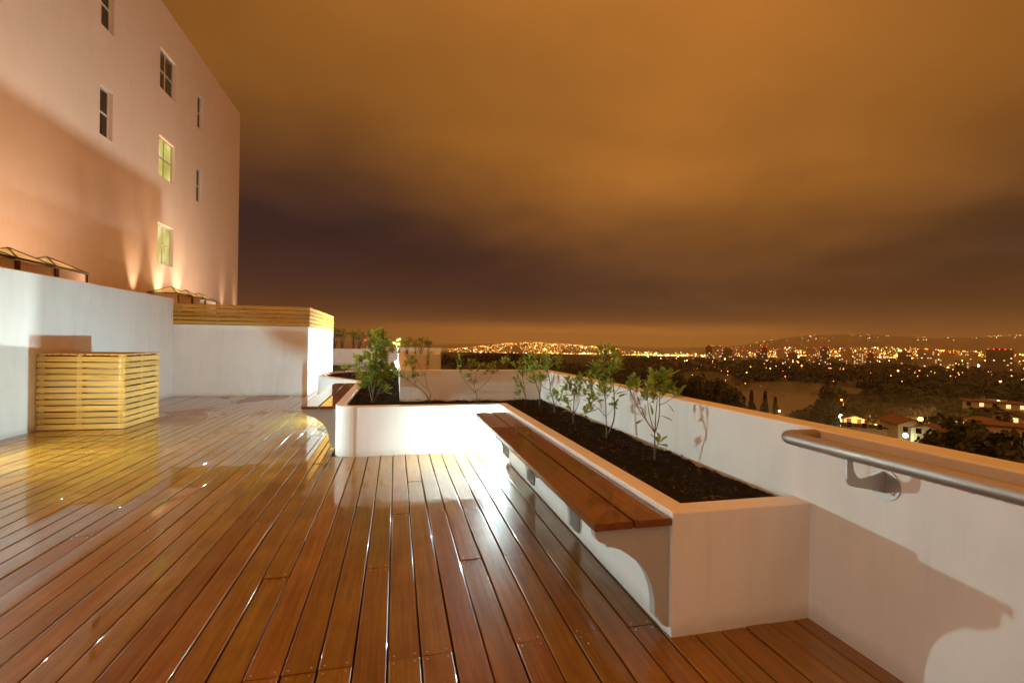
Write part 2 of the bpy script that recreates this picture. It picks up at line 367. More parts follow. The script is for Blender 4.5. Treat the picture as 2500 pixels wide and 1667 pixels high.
    def mesh(s, name, mats):
        me = bpy.data.meshes.new(name); me.from_pydata(s.v, [], s.f)
        mats = mats if isinstance(mats, (list, tuple)) else [mats]
        for m in mats: me.materials.append(MATS[m] if isinstance(m, str) else m)
        if len(mats) > 1: me.polygons.foreach_set('material_index', s.m)
        if any(s.sm): me.polygons.foreach_set('use_smooth', s.sm)
        me.update(); return me
    def build(s, name, mats, parent=None):
        return link(name, s.mesh(name, mats), parent)
def link(name, me, parent=None, loc=None, rot=None, scale=None):
    o = bpy.data.objects.new(name, me); COL.objects.link(o)
    if parent is not None: o.parent = parent
    if loc is not None: o.location = loc
    if rot is not None: o.rotation_euler = rot
    if scale is not None: o.scale = scale
    return o
def tag(o, label=None, cat=None, group=None, kind=None):
    if label: o['label'] = label
    if cat: o['category'] = cat
    if group: o['group'] = group
    if kind: o['kind'] = kind
    return o
def thing(name, loc, label, cat, group=None, rz=0.0):
    o = link(name, None, None, loc, (0, 0, rz)); o.empty_display_size = 0.2
    return tag(o, label, cat, group)
def fix_normals(me):
    bm = bmesh.new(); bm.from_mesh(me); bmesh.ops.recalc_face_normals(bm, faces=bm.faces); bm.to_mesh(me); bm.free()

# ================================================================== TERRAIN AND DISTANT SETTING
def az_of(px): return math.degrees(YAW + math.atan((px - CX) / F_PX))
def sst(a, b, x):
    u = max(0.0, min(1.0, (x - a) / (b - a))); return u * u * (3 - 2 * u)
def bell(x, c, w): return math.exp(-((x - c) / w) ** 2)
def ground_z(r, az):
    z = -33.0
    z += 10.0 * bell(math.log(max(r, 1)), math.log(420), 0.42) * sst(-6, 9, az) * (1 - sst(15, 25, az))       # wooded spur
    z += 4.0 * bell(math.log(max(r, 1)), math.log(460), 0.40) * bell(az, 13, 6)
    z -= 26.0 * bell(r, 330, 95) * bell(az, 42, 6.5)                                                            # ravine
    z -= 12.0 * bell(r, 300, 120) * bell(az, 33, 5)
    z -= 4.0 * sst(500, 900, r)
    basin = sst(1500, 3600, r) * (1 - sst(30, 47, az))
    z -= 115.0 * basin
    z -= 20.0 * sst(1800, 3500, r) * sst(30, 47, az)
    z -= 9.0 * sst(17, 25, az) * (1 - sst(36, 44, az)) * bell(math.log(max(r, 1)), math.log(560), 0.55)
    hill = sst(4200, 6200, r)
    z += hill * 120.0 * (bell(az, 15.5, 6.5) + 0.5 * bell(az, 24, 5)) * (1 - .5 * sst(9000, 12000, r))
    z += sst(3000, 5500, r) * 55.0 * sst(33, 46, az)
    z += sst(4600, 6600, r) * (20.0 + 112.0 * sst(30, 52, az) * (1 + .25 * mnoise.noise(Vector((az * .16, 2.2, .4)))) + 110 * (1 - sst(-10, 5, az)))
    z += 14 * sst(3000, 6000, r) * mnoise.noise(Vector((r * 0.0007, az * 0.12, 3.1)))
    return z
def polar(r, az): a = math.radians(az); return r * math.sin(a), r * math.cos(a)
mb = MB(); mb.smooth = True
rs = [18.0 * (16500 / 18.0) ** (i / 90.0) for i in range(91)]
azs = [i * 1.5 for i in range(240)]
for r in rs:
    for a in azs:
        aa = a if a <= 180 else a - 360
        x, y = polar(r, aa); mb.v.append((x, y, ground_z(r, aa)))
na = len(azs)
for i in range(len(rs) - 1):
    for k in range(na):
        k2 = (k + 1) % na; mb.face([i * na + k, (i + 1) * na + k, (i + 1) * na + k2, i * na + k2])
mb.face([k for k in range(na)])
ter = mb.build('terrain', 'terrain'); fix_normals(ter.data)
tag(ter, 'dark hilly land falling away below the terrace towards the lit city', kind='structure')

# ---- tree crowns: clumps of small leaf faces spread through the volume
def crown_mesh(name, seed, w, h, n, matname, conifer=False, leaf=0.42):
    rg = random.Random(seed); mb = MB(); lobes = []
    if conifer:
        for i in range(26):
            u = rg.random() ** .8; a = rg.uniform(0, 6.28); d = w * .42 * (1 - u) * rg.uniform(.3, 1.1); lobes.append((d * math.cos(a), d * math.sin(a), h * (0.12 + 0.84 * u), w * 0.20 * (1 - u) + 0.22, h * 0.05))
    else:
        for i in range(9):
            a = rg.uniform(0, 6.28); d = w * 0.30 * math.sqrt(rg.random()); zz = h * rg.uniform(0.35, 0.85)
            lobes.append((d * math.cos(a), d * math.sin(a), zz, w * rg.uniform(0.17, 0.30), h * rg.uniform(0.13, 0.22)))
    for i in range(n):
        lx, ly, lz, lr, lh = rg.choice(lobes)
        d = Vector((rg.gauss(0, 1), rg.gauss(0, 1), rg.gauss(0, 1))).normalized() * rg.uniform(0.72, 1.05)
        p = Vector((lx + d.x * lr, ly + d.y * lr, lz + d.z * lh))
        nrm = (d + Vector((rg.uniform(-.7, .7), rg.uniform(-.7, .7), rg.uniform(-.3, .9)))).normalized()
        a = nrm.orthogonal().normalized(); c = nrm.cross(a); an = rg.uniform(0, 6.28)
        a, c = a * math.cos(an) + c * math.sin(an), c * math.cos(an) - a * math.sin(an)
        s1 = leaf * rg.uniform(0.6, 1.5); s2 = s1 * rg.uniform(0.5, 0.9); b = len(mb.v)
        mb.v += [tuple(p - a * s1), tuple(p - c * s2 + nrm * 0.12 * s1), tuple(p + a * s1), tuple(p + c * s2)]
        mb.face([b, b + 1, b + 2, b + 3])
    return mb.mesh(name, matname)
def trunk_mesh(name, seed, h, r=0.28):
    rg = random.Random(seed); mb = MB()
    mb.tube([(0, 0, -1.2), (rg.uniform(-.2, .2), rg.uniform(-.2, .2), h * 0.3), (rg.uniform(-.3, .3), rg.uniform(-.3, .3), h * 0.62)], [r, r * 0.75, r * 0.35], 7)
    for i in range(4):
        a = i * 1.6 + rg.random(); mb.tube([(0, 0, h * 0.28), (math.cos(a) * h * 0.12, math.sin(a) * h * 0.12, h * 0.48), (math.cos(a) * h * 0.2, math.sin(a) * h * 0.2, h * 0.66)], [r * 0.5, r * 0.3, r * 0.1], 5)
    return mb.mesh(name, 'bark_dark')
CROWNS = [(crown_mesh('crown', 11, 9, 10, 1500, 'tree_leaf'), trunk_mesh('trunk', 1, 10)),
          (crown_mesh('crown', 12, 12, 10, 1900, 'tree_leaf'), trunk_mesh('trunk', 2, 10)),
          (crown_mesh('crown', 13, 7.5, 12, 1500, 'tree_leaf'), trunk_mesh('trunk', 3, 12)),
          (crown_mesh('crown', 14, 6.0, 14, 1300, 'tree_leaf', True), trunk_mesh('trunk', 4, 14))]
def tree(name, x, y, z, k, s, label, group, sz=1.0):
    o = thing(name, (x, y, z), label, 'tree', group, random.uniform(0, 6.28)); o.scale = (s, s, s * sz)
    link('crown', CROWNS[k][0], o); link('trunk', CROWNS[k][1], o); return o
def tree_px(px, py_top, dist, k, label, group, hs=1.0, name='leafy_tree'):
    """a tree whose top shows at a photograph pixel, standing on the land at a given distance"""
    p = atr(px, py_top, dist); g = ground_z(dist, az_of(px)); H = (10, 10, 12, 14)[k]
    s = max(0.35, (p.z - g) / H); w = min(s, 1.5) * hs
    o = tree(name, p.x, p.y, g, k, w, label, group, s / w); return o

# ---- far wood that reads as one dark mass
rg = random.Random(5); mb = MB()
def clump_tree(mb, x, y, z, w, h, n):
    for i in range(n):
        u = rg.random(); th = rg.uniform(0, 6.28); ph = math.acos(rg.uniform(-0.35, 1)); 
        d = Vector((math.sin(ph) * math.cos(th), math.sin(ph) * math.sin(th), math.cos(ph)))
        k = 0.75 + 0.35 * rg.random()
        p = Vector((x + d.x * w * 0.5 * k, y + d.y * w * 0.5 * k, z + h * 0.55 + d.z * h * 0.45 * k))
        nr = (d + Vector((rg.uniform(-.5, .5), rg.uniform(-.5, .5), rg.uniform(-.5, .5)))).normalized()
        a = nr.orthogonal().normalized(); c = nr.cross(a); s1 = w * rg.uniform(0.12, 0.24); b = len(mb.v)
        mb.v += [tuple(p - a * s1), tuple(p - c * s1 * .7), tuple(p + a * s1), tuple(p + c * s1 * .7)]; mb.face([b, b + 1, b + 2, b + 3])
for i in range(1150):
    az = rg.uniform(-14, 66); r = 210 + 560 * math.sqrt(rg.random())
    if r < 330 and az > 24: continue
    if bell(r, 330, 90) * bell(az, 42, 6) > 0.35: continue
    x, y = polar(r, az); h = rg.uniform(7, 12); clump_tree(mb, x, y, ground_z(r, az) - 1, rg.uniform(7, 12), h, 46)
for i in range(420):
    az = rg.uniform(26, 66); r = rg.uniform(700, 1150)
    x, y = polar(r, az); clump_tree(mb, x, y, ground_z(r, az) - 1, rg.uniform(10, 16), rg.uniform(8, 13), 26)
fo = mb.build('forest', 'forest_leaf'); tag(fo, 'dark mass of distant woodland on the slopes before the city', 'woodland', kind='stuff')

# ---- city lights scattered over the far basin and hills (nobody could count them)
rg = random.Random(9); mb = MB()
def light_at(r, az, size, mi, dz=4):
    x, y = polar(r, az); mb.mi = mi; mb.octa((x, y, ground_z(r, az) + dz), size)
def pick(): 
    u = rg.random(); return 0 if u < 0.55 else 1 if u < 0.82 else 2 if u < 0.965 else 3
for i in range(4200):                                         # dense basin floor
    az = min(36, max(0, rg.gauss(22, 7.5))); r = 1900 + 4200 * rg.random() ** 1.3
    if mnoise.noise(Vector((az * 0.6, r * 0.0012, 1.7))) < -0.22: continue
    light_at(r, az, r * 0.00046 * math.exp(rg.gauss(0, .62)), pick())
for i in range(1500):                                         # nearer districts seen past the wooded spur
    az = rg.uniform(17, 38); r = rg.uniform(1500, 3000)
    if mnoise.noise(Vector((az * 0.5, r * 0.002, 11.7))) < -0.1: continue
    light_at(r, az, r * 0.00046 * math.exp(rg.gauss(0, .65)), pick())
for i in range(1500):                                         # streets climbing the far hills
    az = min(34, max(-1, rg.gauss(14.5, 6.5))); r = rg.uniform(4200, 6400)
    if mnoise.noise(Vector((az * 0.45, r * 0.0009, 7.7))) < -0.35: continue
    light_at(r, az, r * 0.00038 * math.exp(rg.gauss(0, .40)), pick())
for i in range(2600):                                         # hillside districts on the right
    az = rg.uniform(30, 66); r = rg.uniform(2400, 4900)
    if mnoise.noise(Vector((az * 0.20, r * 0.0010, 21.7))) < -0.15 + 0.3 * (1 - sst(36, 44, az)): continue
    light_at(r, az, r * 0.00040 * math.exp(rg.gauss(0, .60)), pick())
for az, r, n, sp in ((46.0, 5900, 18, 0.9), (42.0, 6000, 12, 0.8), (50.5, 6100, 14, 0.9), (59.5, 6300, 20, 1.2), (38.5, 5800, 10, 0.9), (55, 6000, 10, 1.4), (-7, 6100, 12, 1.2), (-1.5, 6100, 14, 1.0)):
    for i in range(n): light_at(r + rg.uniform(-400, 400), az + rg.gauss(0, sp), r * rg.uniform(0.0003, 0.0006), rg.choice((1, 2, 2, 3, 0)))
for i in range(300):                                          # lights among the trees and towers
    az = rg.uniform(24, 64); r = rg.uniform(860, 1800)
    light_at(r, az, r * 0.00042 * math.exp(rg.gauss(0, .75)), rg.choice((0, 0, 1, 2)), rg.uniform(7, 15))
for i in range(70):
    az = rg.uniform(34, 64); r = rg.uniform(420, 780)
    light_at(r, az, r * 0.0006 * math.exp(rg.gauss(0, .5)), rg.choice((0, 0, 0, 1)), rg.uniform(8, 13))
cl = mb.build('city_lights', ['city_orange', 'city_amber', 'city_white', 'city_green'])
tag(cl, 'carpet of tiny orange street lights over the distant city', 'city lights', kind='stuff')

# ---- tower blocks on the plateau
TW = [  # photograph: left, right, top, base ; style ; label
 (1722, 1739, 846, 880, 'd', 'leftmost dark tower block of the skyline with red roof beacons'),
 (1741, 1760, 846, 884, 't', 'slim tower beside the leftmost one, crowned by a red light cluster'),
 (1762, 1788, 852, 882, 'd', 'low broad block just right of the red crowned tower'),
 (1811, 1826, 858, 882, 'p', 'small pale block standing alone left of the twin slim towers'),
 (1846, 1860, 857, 882, 'd', 'lower half of the pair of slim dark towers'),
 (1860, 1873, 848, 882, 'd', 'taller narrow dark tower of the slim pair'),
 (1896, 1920, 854, 884, 't', 'stepped tower with scattered white windows right of the slim pair'),
 (1923, 1948, 863, 886, 'd', 'short dark block with a red light strip along its roof'),
 (1968, 1990, 851, 887, 'p', 'pinkish tower with a bright red crown light'),
 (2002, 2024, 850, 886, 'd', 'dark narrow tower with lit upper corner windows'),
 (2054, 2081, 852, 888, 't', 'brown tower with a flat lit roof line before the hill lights'),
 (2084, 2116, 861, 889, 'w', 'low office block with bright white windows'),
 (2117, 2134, 864, 887, 'd', 'small dark block right of the white lit offices'),
 (2192, 2226, 861, 893, 'd', 'dark broad tower with red lights on its top floor'),
 (2241, 2262, 854, 893, 'b', 'pale banded tower, left one of the twin banded towers'),
 (2263, 2289, 855, 894, 'b', 'pale banded tower, right one of the twin banded towers'),
 (2294, 2331, 863, 894, 't', 'stepped brown block with amber windows beside the twin banded towers'),
 (2360, 2388, 862, 891, 't', 'plain square brown block left of the widest tower'),
 (2407, 2474, 855, 900, 'd', 'widest and nearest dark block with pale end bays and red roof lights')]
for (a, b, tp, bs, st, lab) in TW:
    pxm = (a + b) / 2; dist = 1000.0 + 6 * (900 - bs); az = az_of(pxm)
    L_ = atr(a, tp, dist); R_ = atr(b, tp, dist); w = (R_ - L_).length; c_ = (L_ + R_) / 2
    g = ground_z(dist, az) - 3; ztop = c_.z; H = ztop - g; dep = min(26, max(12, w * 0.7))
    o = thing('tower_block', (c_.x, c_.y, g), lab, 'building', None, -math.radians(az)); rg = random.Random(int(a))
    wallm = 'tower_wall' if st in 'pbtw' else 'tower_dark'
    m = MB(); m.box(-w / 2, w / 2, 0, dep, 0, H); m.box(-w * .22, w * .18, dep * .3, dep * .7, H, H + 3.2)
    nf = int(H / 3.3)
    if st in 'bd':
        for k in range(2, nf): m.box(-w / 2 - .5, w / 2 + .5, -0.9, -0.002, k * 3.3 - 0.35, k * 3.3 + (0.55 if st == 'b' else 0.1))
    m.box(-w / 2 - .3, w / 2 + .3, -.3, dep + .3, H + 0.003, H + .8)
    m.build('wall', wallm, o)
    wm = MB(); nc = max(2, int(w / 3.2)); prob = {'d': .11, 't': .12, 'p': .08, 'b': .13, 'w': .5}[st]
    for k in range(1, nf):
        for q in range(nc):
            if rg.random() < prob:
                x0 = -w / 2 + (q + .2) * w / nc; wm.mi = 0 if rg.random() < .7 else 1
                wm.box(x0, x0 + w / nc * .48, -1.0 if st in 'bd' else -.12, -.01 if st in 'bd' else -.01, k * 3.3 + .8, k * 3.3 + 2.1)
    if wm.v: tag(wm.build('lit_windows', ['window_glow', 'window_white'], o), kind='stuff')
    bm_ = MB()
    for q in range(2 if w < 25 else 5): bm_.octa((-w * .42 + q * (w * .84 / max(1, (1 if w < 25 else 4))), 0.5, H + 1.6), 0.75)
    tag(bm_.build('beacons', 'bulb_red', o), kind='stuff')

# ---- near neighbourhood: street lamps, houses, trees
BULBM = {}
def street_lamp(px, py, dist, kind, label, power, size=0.42):
    p = atr(px, py, dist); g = ground_z(dist, az_of(px)); H = p.z - g
    o = thing('street_lamp', (p.x, p.y, g), label, 'street lamp', 'street lamps in the houses below', random.uniform(0, 6.28))
    m = MB(); m.tube([(0, 0, -.6), (0, 0, H * .6), (0, 0, H + .25)], [.14, .11, .07], 7); m.tube([(0, 0, H + .2), (.35, 0, H + .42), (.9, 0, H + .45)], [.06, .05, .05], 6); m.build('pole', 'pole_metal', o)
    m = MB(); m.box(.75, 1.55, -.17, .17, H + .36, H + .50); m.build('lamp_head', 'pole_metal', o)
    m = MB(); m.sphere((1.15, 0, H + .05), size, 10, 6); m.build('bulb', 'bulb_' + kind, o)
    ld = bpy.data.lights.new('street_light', 'POINT'); ld.energy = power; ld.color = (1, .46, .12) if kind == 'orange' else (.85, 1, .55); ld.shadow_soft_size = .4
    l = bpy.data.objects.new('street_light', ld); COL.objects.link(l); l.parent = o; l.location = (1.15, 0, H - .9 - size)
    return o
street_lamp(2064, 1018, 176, 'white', 'greenish white street lamp shining into a pale green tree', 4000, .6)
street_lamp(2142, 1043, 166, 'orange', 'orange street lamp just above the parapet left of the gabled house', 9000, .6)
street_lamp(2206, 1061, 152, 'white', 'whitest street lamp low in front of the gabled house', 260, .55)
street_lamp(2245, 1024, 182, 'orange', 'orange street lamp behind the roof of the gabled house', 11000, .6)
street_lamp(2414, 984, 235, 'orange', 'left of the two orange lamps over the parked cars', 15000, .6)
street_lamp(2449, 982, 238, 'orange', 'right of the two orange lamps over the parked cars', 15000, .6)
street_lamp(1899, 1004, 200, 'orange', 'small orange lamp among dark trees left of the misty ravine', 2200, .38)
street_lamp(2059, 976, 260, 'orange', 'faint orange lamp above the pale green tree', 1500, .35)
street_lamp(2440, 931, 420, 'orange', 'single orange lamp below a row of far lit eaves', 5000, .6)

def window_part(o, x0, x1, z0, z1, y, m='dark_glass'):
    f = MB(); 
    for (a, b, c, d) in ((x0 - .08, x0, z0 - .08, z1 + .08), (x1, x1 + .08, z0 - .08, z1 + .08), (x0, x1, z1, z1 + .08), (x0, x1, z0 - .08, z0)): f.box(a, b, y - .06, y + .02, c, d)
    w = f.build('window', 'window_frame', o); MB().box(x0, x1, y - .03, y - .01, z0, z1).build('pane', m, w)
def house(px, py, dist, w, d, h, rh, rot, label, roofm='roof_tile_house', lit=(), door=None, flat=False):
    """px, py: foot of the front wall's middle"""
    p = atr(px, py, dist); g = p.z
    o = thing('house', (p.x, p.y, g), label, 'house', None, -math.radians(az_of(px)) + rot)
    m = MB(); m.box(-w / 2, w / 2, 0, d, -14, h)
    if not flat:
        for yy in (0.0, d - .25): 
            b = len(m.v); m.v += [(-w / 2, yy, h), (w / 2, yy, h), (0, yy, h + rh), (-w / 2, yy + .25, h), (w / 2, yy + .25, h), (0, yy + .25, h + rh)]
            for q in ((0, 1, 2), (5, 4, 3), (0, 2, 5, 3), (1, 4, 5, 2)): m.face([b + i for i in q])
    m.build('wall', 'house_wall', o)
    r = MB(); ov = .45
    if flat: r.box(-w / 2 - ov, w / 2 + ov, -ov, d + ov, h + .003, h + .28)
    else:
        for s in (-1, 1):
            b = len(r.v); e = rh * ov / (w / 2)
            for yy in (-ov, d + ov): r.v += [(0, yy, h + rh + .02), (s * (w / 2 + ov), yy, h - e + .02), (0, yy, h + rh + .22), (s * (w / 2 + ov), yy, h - e + .22)]
            for q in ((0, 1, 3, 2), (4, 6, 7, 5), (0, 4, 5, 1), (2, 3, 7, 6), (1, 5, 7, 3), (0, 2, 6, 4)): r.face([b + i for i in q])
    r.build('roof', roofm, o)
    nw = max(2, int(w / 3))
    for i in range(nw):
        xc = -w / 2 + (i + .5) * w / nw
        if door is not None and i == door: 
            MB().box(xc - .5, xc + .5, -.08, -.01, 0, 2.2).build('door', 'door_red', o); continue
        window_part(o, xc - .55, xc + .55, 1.0, 2.3, -.001, 'window_glow' if i in lit else 'dark_glass')
    return o
house(2228, 1064, 158, 6.5, 9, 2.8, 1.3, 0.5, 'gabled house lit orange between two bright street lamps')
house(2262, 1071, 152, 6, 6, 2.2, 1.0, -0.25, 'low orange lit house wing with pale roof edge beside the gabled house')
house(2085, 1041, 172, 5, 5, 2.2, .8, 0.2, 'small grey cottage under the greenish white lamp', 'roof_dark_house')
house(2110, 1054, 160, 10, 4, 1.3, 0, 0.1, 'long low flat roofed shed with a pale wall along the parapet line', 'roof_dark_house', flat=True)
house(2392, 1032, 205, 6, 6, 3.0, 0, 0.35, 'white cube house below the left lamp of the pair', flat=True)
house(2423, 1032, 200, 5.5, 6, 2.3, 1.4, 0.2, 'dark roofed house with white gable right of the white cube house', 'roof_dark_house')
house(2458, 1038, 192, 7, 6, 2.3, 1.4, -0.3, 'dark roofed house with one lit window at the right edge row', 'roof_dark_house', lit=(1,))
house(2478, 1076, 158, 13, 8, 3.0, 0, 0.1, 'nearest white flat roofed house with red door at the right edge', door=0, flat=True)
house(2430, 1058, 178, 7, 6, 2.4, 1.2, 0.6, 'small pale house half hidden behind the dark conifers')
house(2462, 1005, 226, 22, 6, 2.6, 0, 0.05, 'long low lit building behind the parked cars', flat=True, lit=(1, 3, 4))
def car(px, py, dist, paint, label):
    p = atr(px, py, dist); g = ground_z(dist, az_of(px)) + 0.02
    o = thing('parked_car', (p.x, p.y, p.z), label, 'car', 'cars parked under the paired lamps', -math.radians(az_of(px)) + random.uniform(-.2, .2))
    m = MB(); m.prism_y([(-2.1, .3), (2.1, .3), (2.15, .75), (1.2, .88), (.7, 1.4), (-1.1, 1.42), (-1.7, .95), (-2.15, .85)], 0, 1.7); m.build('body', paint, o)
    m = MB(); m.prism_y([(.98, .92), (.6, 1.34), (-1.0, 1.36), (-1.45, .95)], -.02, 1.72); m.build('windows', 'dark_glass', o)
    for sx in (-1.3, 1.3):
        for yy in (0.0, 1.5):
            m = MB(); m.tube([(sx, yy - .03, .33), (sx, yy + .22, .33)], .33, 12); m.build('wheel', 'rubber', o)
    return o
car(2404, 1005, 214, 'car_paint_light', 'pale parked car farthest left under the paired lamps')
car(2424, 1007, 212, 'car_paint_dark', 'dark parked car in the middle under the paired lamps')
car(2444, 1009, 210, 'car_paint_light', 'pale parked car under the right lamp of the pair')

TG = [('dark leafy tree of the clump on the near side of the misty ravine', 'clump left of the ravine', ((1715, 925, 300, 1, 1.1), (1745, 931, 285, 0, 1), (1775, 940, 270, 2, 1), (1800, 953, 255, 0, 1), (1690, 918, 310, 0, 1.2), (1660, 912, 300, 1, 1), (1630, 905, 330, 0, 1.2), (1600, 900, 340, 1, 1.2))),
      ('dark round tree of the long row standing between the mist and the lit houses', 'row beyond the houses', ((2075, 966, 290, 1, 1.2), (2105, 957, 300, 1, 1.2), (2140, 950, 310, 0, 1.2), (2180, 946, 300, 1, 1.2), (2215, 942, 300, 0, 1.3), (2250, 944, 290, 1, 1.2), (2290, 950, 280, 2, 1.2), (2140, 985, 250, 0, 1.0), (2190, 985, 245, 1, 1.0), (2230, 985, 245, 0, 1.0), (2120, 1005, 215, 1, 0.9))),
      ('dark tree above the two paired orange lamps at the right edge', 'trees above the paired lamps', ((2325, 935, 320, 1, 1.3), (2360, 930, 330, 0, 1.3), (2465, 935, 330, 1, 1.2), (2495, 930, 330, 0, 1.2))),
      ('rounded dark tree rising just over the parapet left of the greenish lamp', 'trees over the parapet', ((1960, 995, 215, 1, 1.0), (1985, 990, 225, 0, 1.0), (2015, 1000, 210, 1, 0.9))),
      ('dark tree between the gabled house and the paired orange lamps', 'trees between house and lamps', ((2330, 985, 210, 1, 1.1), (2365, 995, 190, 0, 1.1), (2300, 1000, 200, 1, 1.0), (2345, 1020, 160, 0, 1.0)))]
for (lab_, grp_, lst_) in TG:
    for (px, py, d, k, hs) in lst_: tree_px(px, py, d, k, lab_, grp_, hs)
tree_px(2022, 935, 300, 2, 'tallest dark tree standing beside the misty ravine', None, 1.3)
for (px, py, d, w_) in ((1835, 953, 240, 'leftmost'), (1868, 955, 238, 'middle'), (1893, 969, 232, 'rightmost')): tree_px(px, py, d, 3, w_ + ' of the three narrow dark conifers left of the ravine', 'conifers left of the ravine', 0.9, 'conifer')
NC = 'large dark tree hiding the nearest houses at lower right'
for (px, py, d, k) in ((2290, 1052, 128, 0), (2325, 1048, 122, 2), (2360, 1040, 118, 1), (2400, 1048, 112, 2), (2435, 1062, 106, 0), (2475, 1098, 98, 1), (2340, 1075, 108, 1), (2390, 1080, 100, 0), (2440, 1098, 96, 2)):
    tree_px(px, py, d, k, NC, 'dark trees in front of the houses', 0.85)
tree_px(2078, 985, 192, 1, 'round tree lit pale green by the white street lamp', None, .8)
tree_px(2150, 1008, 172, 2, 'tree glowing orange behind the lamp above the parapet', None, .85)
tree_px(2244, 1009, 192, 1, 'spreading orange lit tree behind the gabled house', None, .8)
tree_px(2174, 1032, 162, 3, 'small pointed orange lit tree left of the gabled house', None, .5, 'conifer')

# ---- mist lying in the ravine
m, t = mat('mist_air')
pv = t.n('ShaderNodeVolumePrincipled'); pv.inputs['Color'].default_value = (0.9, 0.85, 0.8, 1); pv.inputs['Density'].default_value = 0.007; pv.inputs['Anisotropy'].default_value = 0.2
t.n('ShaderNodeOutputMaterial', i_Volume=pv.outputs[0])

mi_ = MB(); mi_.smooth = True
def ellipsoid(mb, c, rx, ry, rz):
    k = len(mb.v); mb.sphere((0, 0, 0), 1.0, 20, 12)
    for i in range(k, len(mb.v)): x, y, z = mb.v[i]; mb.v[i] = (c[0] + x * rx, c[1] + y * ry, c[2] + z * rz)
for (px, r, zc, rx, ry, rz) in ((1930, 330, -42, 46, 70, 15), (1975, 390, -38, 44, 70, 14), (1725, 420, -29, 24, 34, 9)):
    x, y = polar(r, az_of(px)); me_ = MB(); ellipsoid(me_, (x, y, zc), rx, ry, rz)
    o = me_.build('mist', 'mist_air'); tag(o, {1930: 'brown mist bank lying in the ravine beyond the parapet', 1975: 'farther mist bank behind the one in the ravine', 1725: 'small mist wisp above the dark trees left of the ravine'}[px], 'mist', kind='stuff')
m, t = mat('thin_mist_air')
pv = t.n('ShaderNodeVolumePrincipled'); pv.inputs['Color'].default_value = (0.95, 0.92, 0.88, 1); pv.inputs['Density'].default_value = 0.0011; pv.inputs['Anisotropy'].default_value = 0.55
t.n('ShaderNodeOutputMaterial', i_Volume=pv.outputs[0])
x, y = polar(196, az_of(2270)); me_ = MB(); ellipsoid(me_, (x, y, -29), 88, 62, 15)
o = me_.build('mist', 'thin_mist_air'); tag(o, 'thin mist glowing round the street lamps of the houses below', 'mist', kind='stuff')
m, t = mat('haze_air')
pv = t.n('ShaderNodeVolumePrincipled'); pv.inputs['Color'].default_value = (0.95, 0.92, 0.88, 1); pv.inputs['Density'].default_value = 1.25e-4
t.n('ShaderNodeOutputMaterial', i_Volume=pv.outputs[0])
o = MB().box(-17000, 17000, -17000, 17000, -260, 290).build('haze', 'haze_air'); tag(o, 'thin orange lit haze over the valley and city', 'haze', kind='stuff')

# ================================================================== THE TERRACE
PITCH_B = 0.1437; X_GAP0 = 0.128; JOIST = 0.885; Y_J0 = 2.135
XP = 1.295; YN = 2.015; XR = 2.089; YF = 5.925; XL = -0.71; ZP = 0.595; ZR = 0.98; TW_ = 0.12; YB = 6.72; XD = 0.06
# deck
deck = link('deck', None); tag(deck, 'rain wet brown timber deck of long boards', kind='structure')
prof = []
bw = PITCH_B - 0.0068; th = 0.026
for (cx_, cz_, a0) in ((bw / 2 - 0.0055, -0.0055, 0), (-bw / 2 + 0.0055, -0.0055, 90)):
    for k in range(4):
        a = math.radians(a0 + 30 * k); prof.append((cx_ + 0.0055 * math.cos(a), cz_ + 0.0055 * math.sin(a)))
prof += [(-bw / 2, -th), (bw / 2, -th)]
mb = MB(); n = len(prof)
for yy in (0.0, 1.0):
    for (x, z) in prof: mb.v.append((x, yy, z))
mb.smooth = True
for i in range(n):
    j = (i + 1) % n; mb.smooth = i in (0, 1, 2, 4, 5, 6); mb.face([i, i + n, j + n, j])
mb.smooth = False; mb.face(list(range(n))); mb.face([n + i for i in range(n)][::-1])
board_me = mb.mesh('board', 'wet_deck_wood'); fix_normals(board_me)
rg = random.Random(21); screws = MB()
KNOWN = {2: [3.02], 0: [2.135, 4.79], 3: [2.135, 3.905], 5: [2.135, 3.905], 4: [3.02], -1: [2.135, 3.92], 1: [3.905], -2: [3.02], -6: [3.02], -3: [2.135], 7: [2.135], 6: [3.02]}
for k in range(-36, 14):
    xc = X_GAP0 + (k + 0.5) * PITCH_B
    if xc < -5.03: continue
    y0 = -1.4
    if xc > XP - .02: y1 = YN + .05
    elif xc > XL: y1 = YF + .05
    elif xc > -2.14: y1 = 28.4
    else: y1 = 12.63
    cuts = set(KNOWN.get(k, []))
    y = Y_J0 + JOIST * rg.randint(-3, 0)
    if k in KNOWN: y = max(cuts)
    else: cuts.add(y)
    while y < y1:
        y += JOIST * rg.choice((4, 5, 5, 6, 7)); cuts.add(y)
    ys = [y0] + sorted(c for c in cuts if y0 + .3 < c < y1 - .3) + [y1]
    for a, b in zip(ys[:-1], ys[1:]):
        tilt = rg.gauss(0, 0.0022); pit = rg.gauss(0, 0.0005)
        link('board', board_me, deck, (xc + rg.uniform(-.0007, .0007), a + .0015, rg.uniform(-.0012, .0012)), (pit, tilt, rg.uniform(-.0002, .0002)), (1, b - a - .003, 1))
        for e in (a + .025, b - .025):
            if -0.2 < e < 9 and xc > -3.5:
                for sx in (-.045, .045): screws.tube([(xc + sx, e, -.004), (xc + sx, e, .0016)], .0042, 6)
tag(screws.build('screws', 'lamp_metal', deck), kind='stuff')
MB().box(-5.2, XR + .1, -1.5, 28.5, -0.20, -0.075).build('deck_base', 'deck_void', deck)

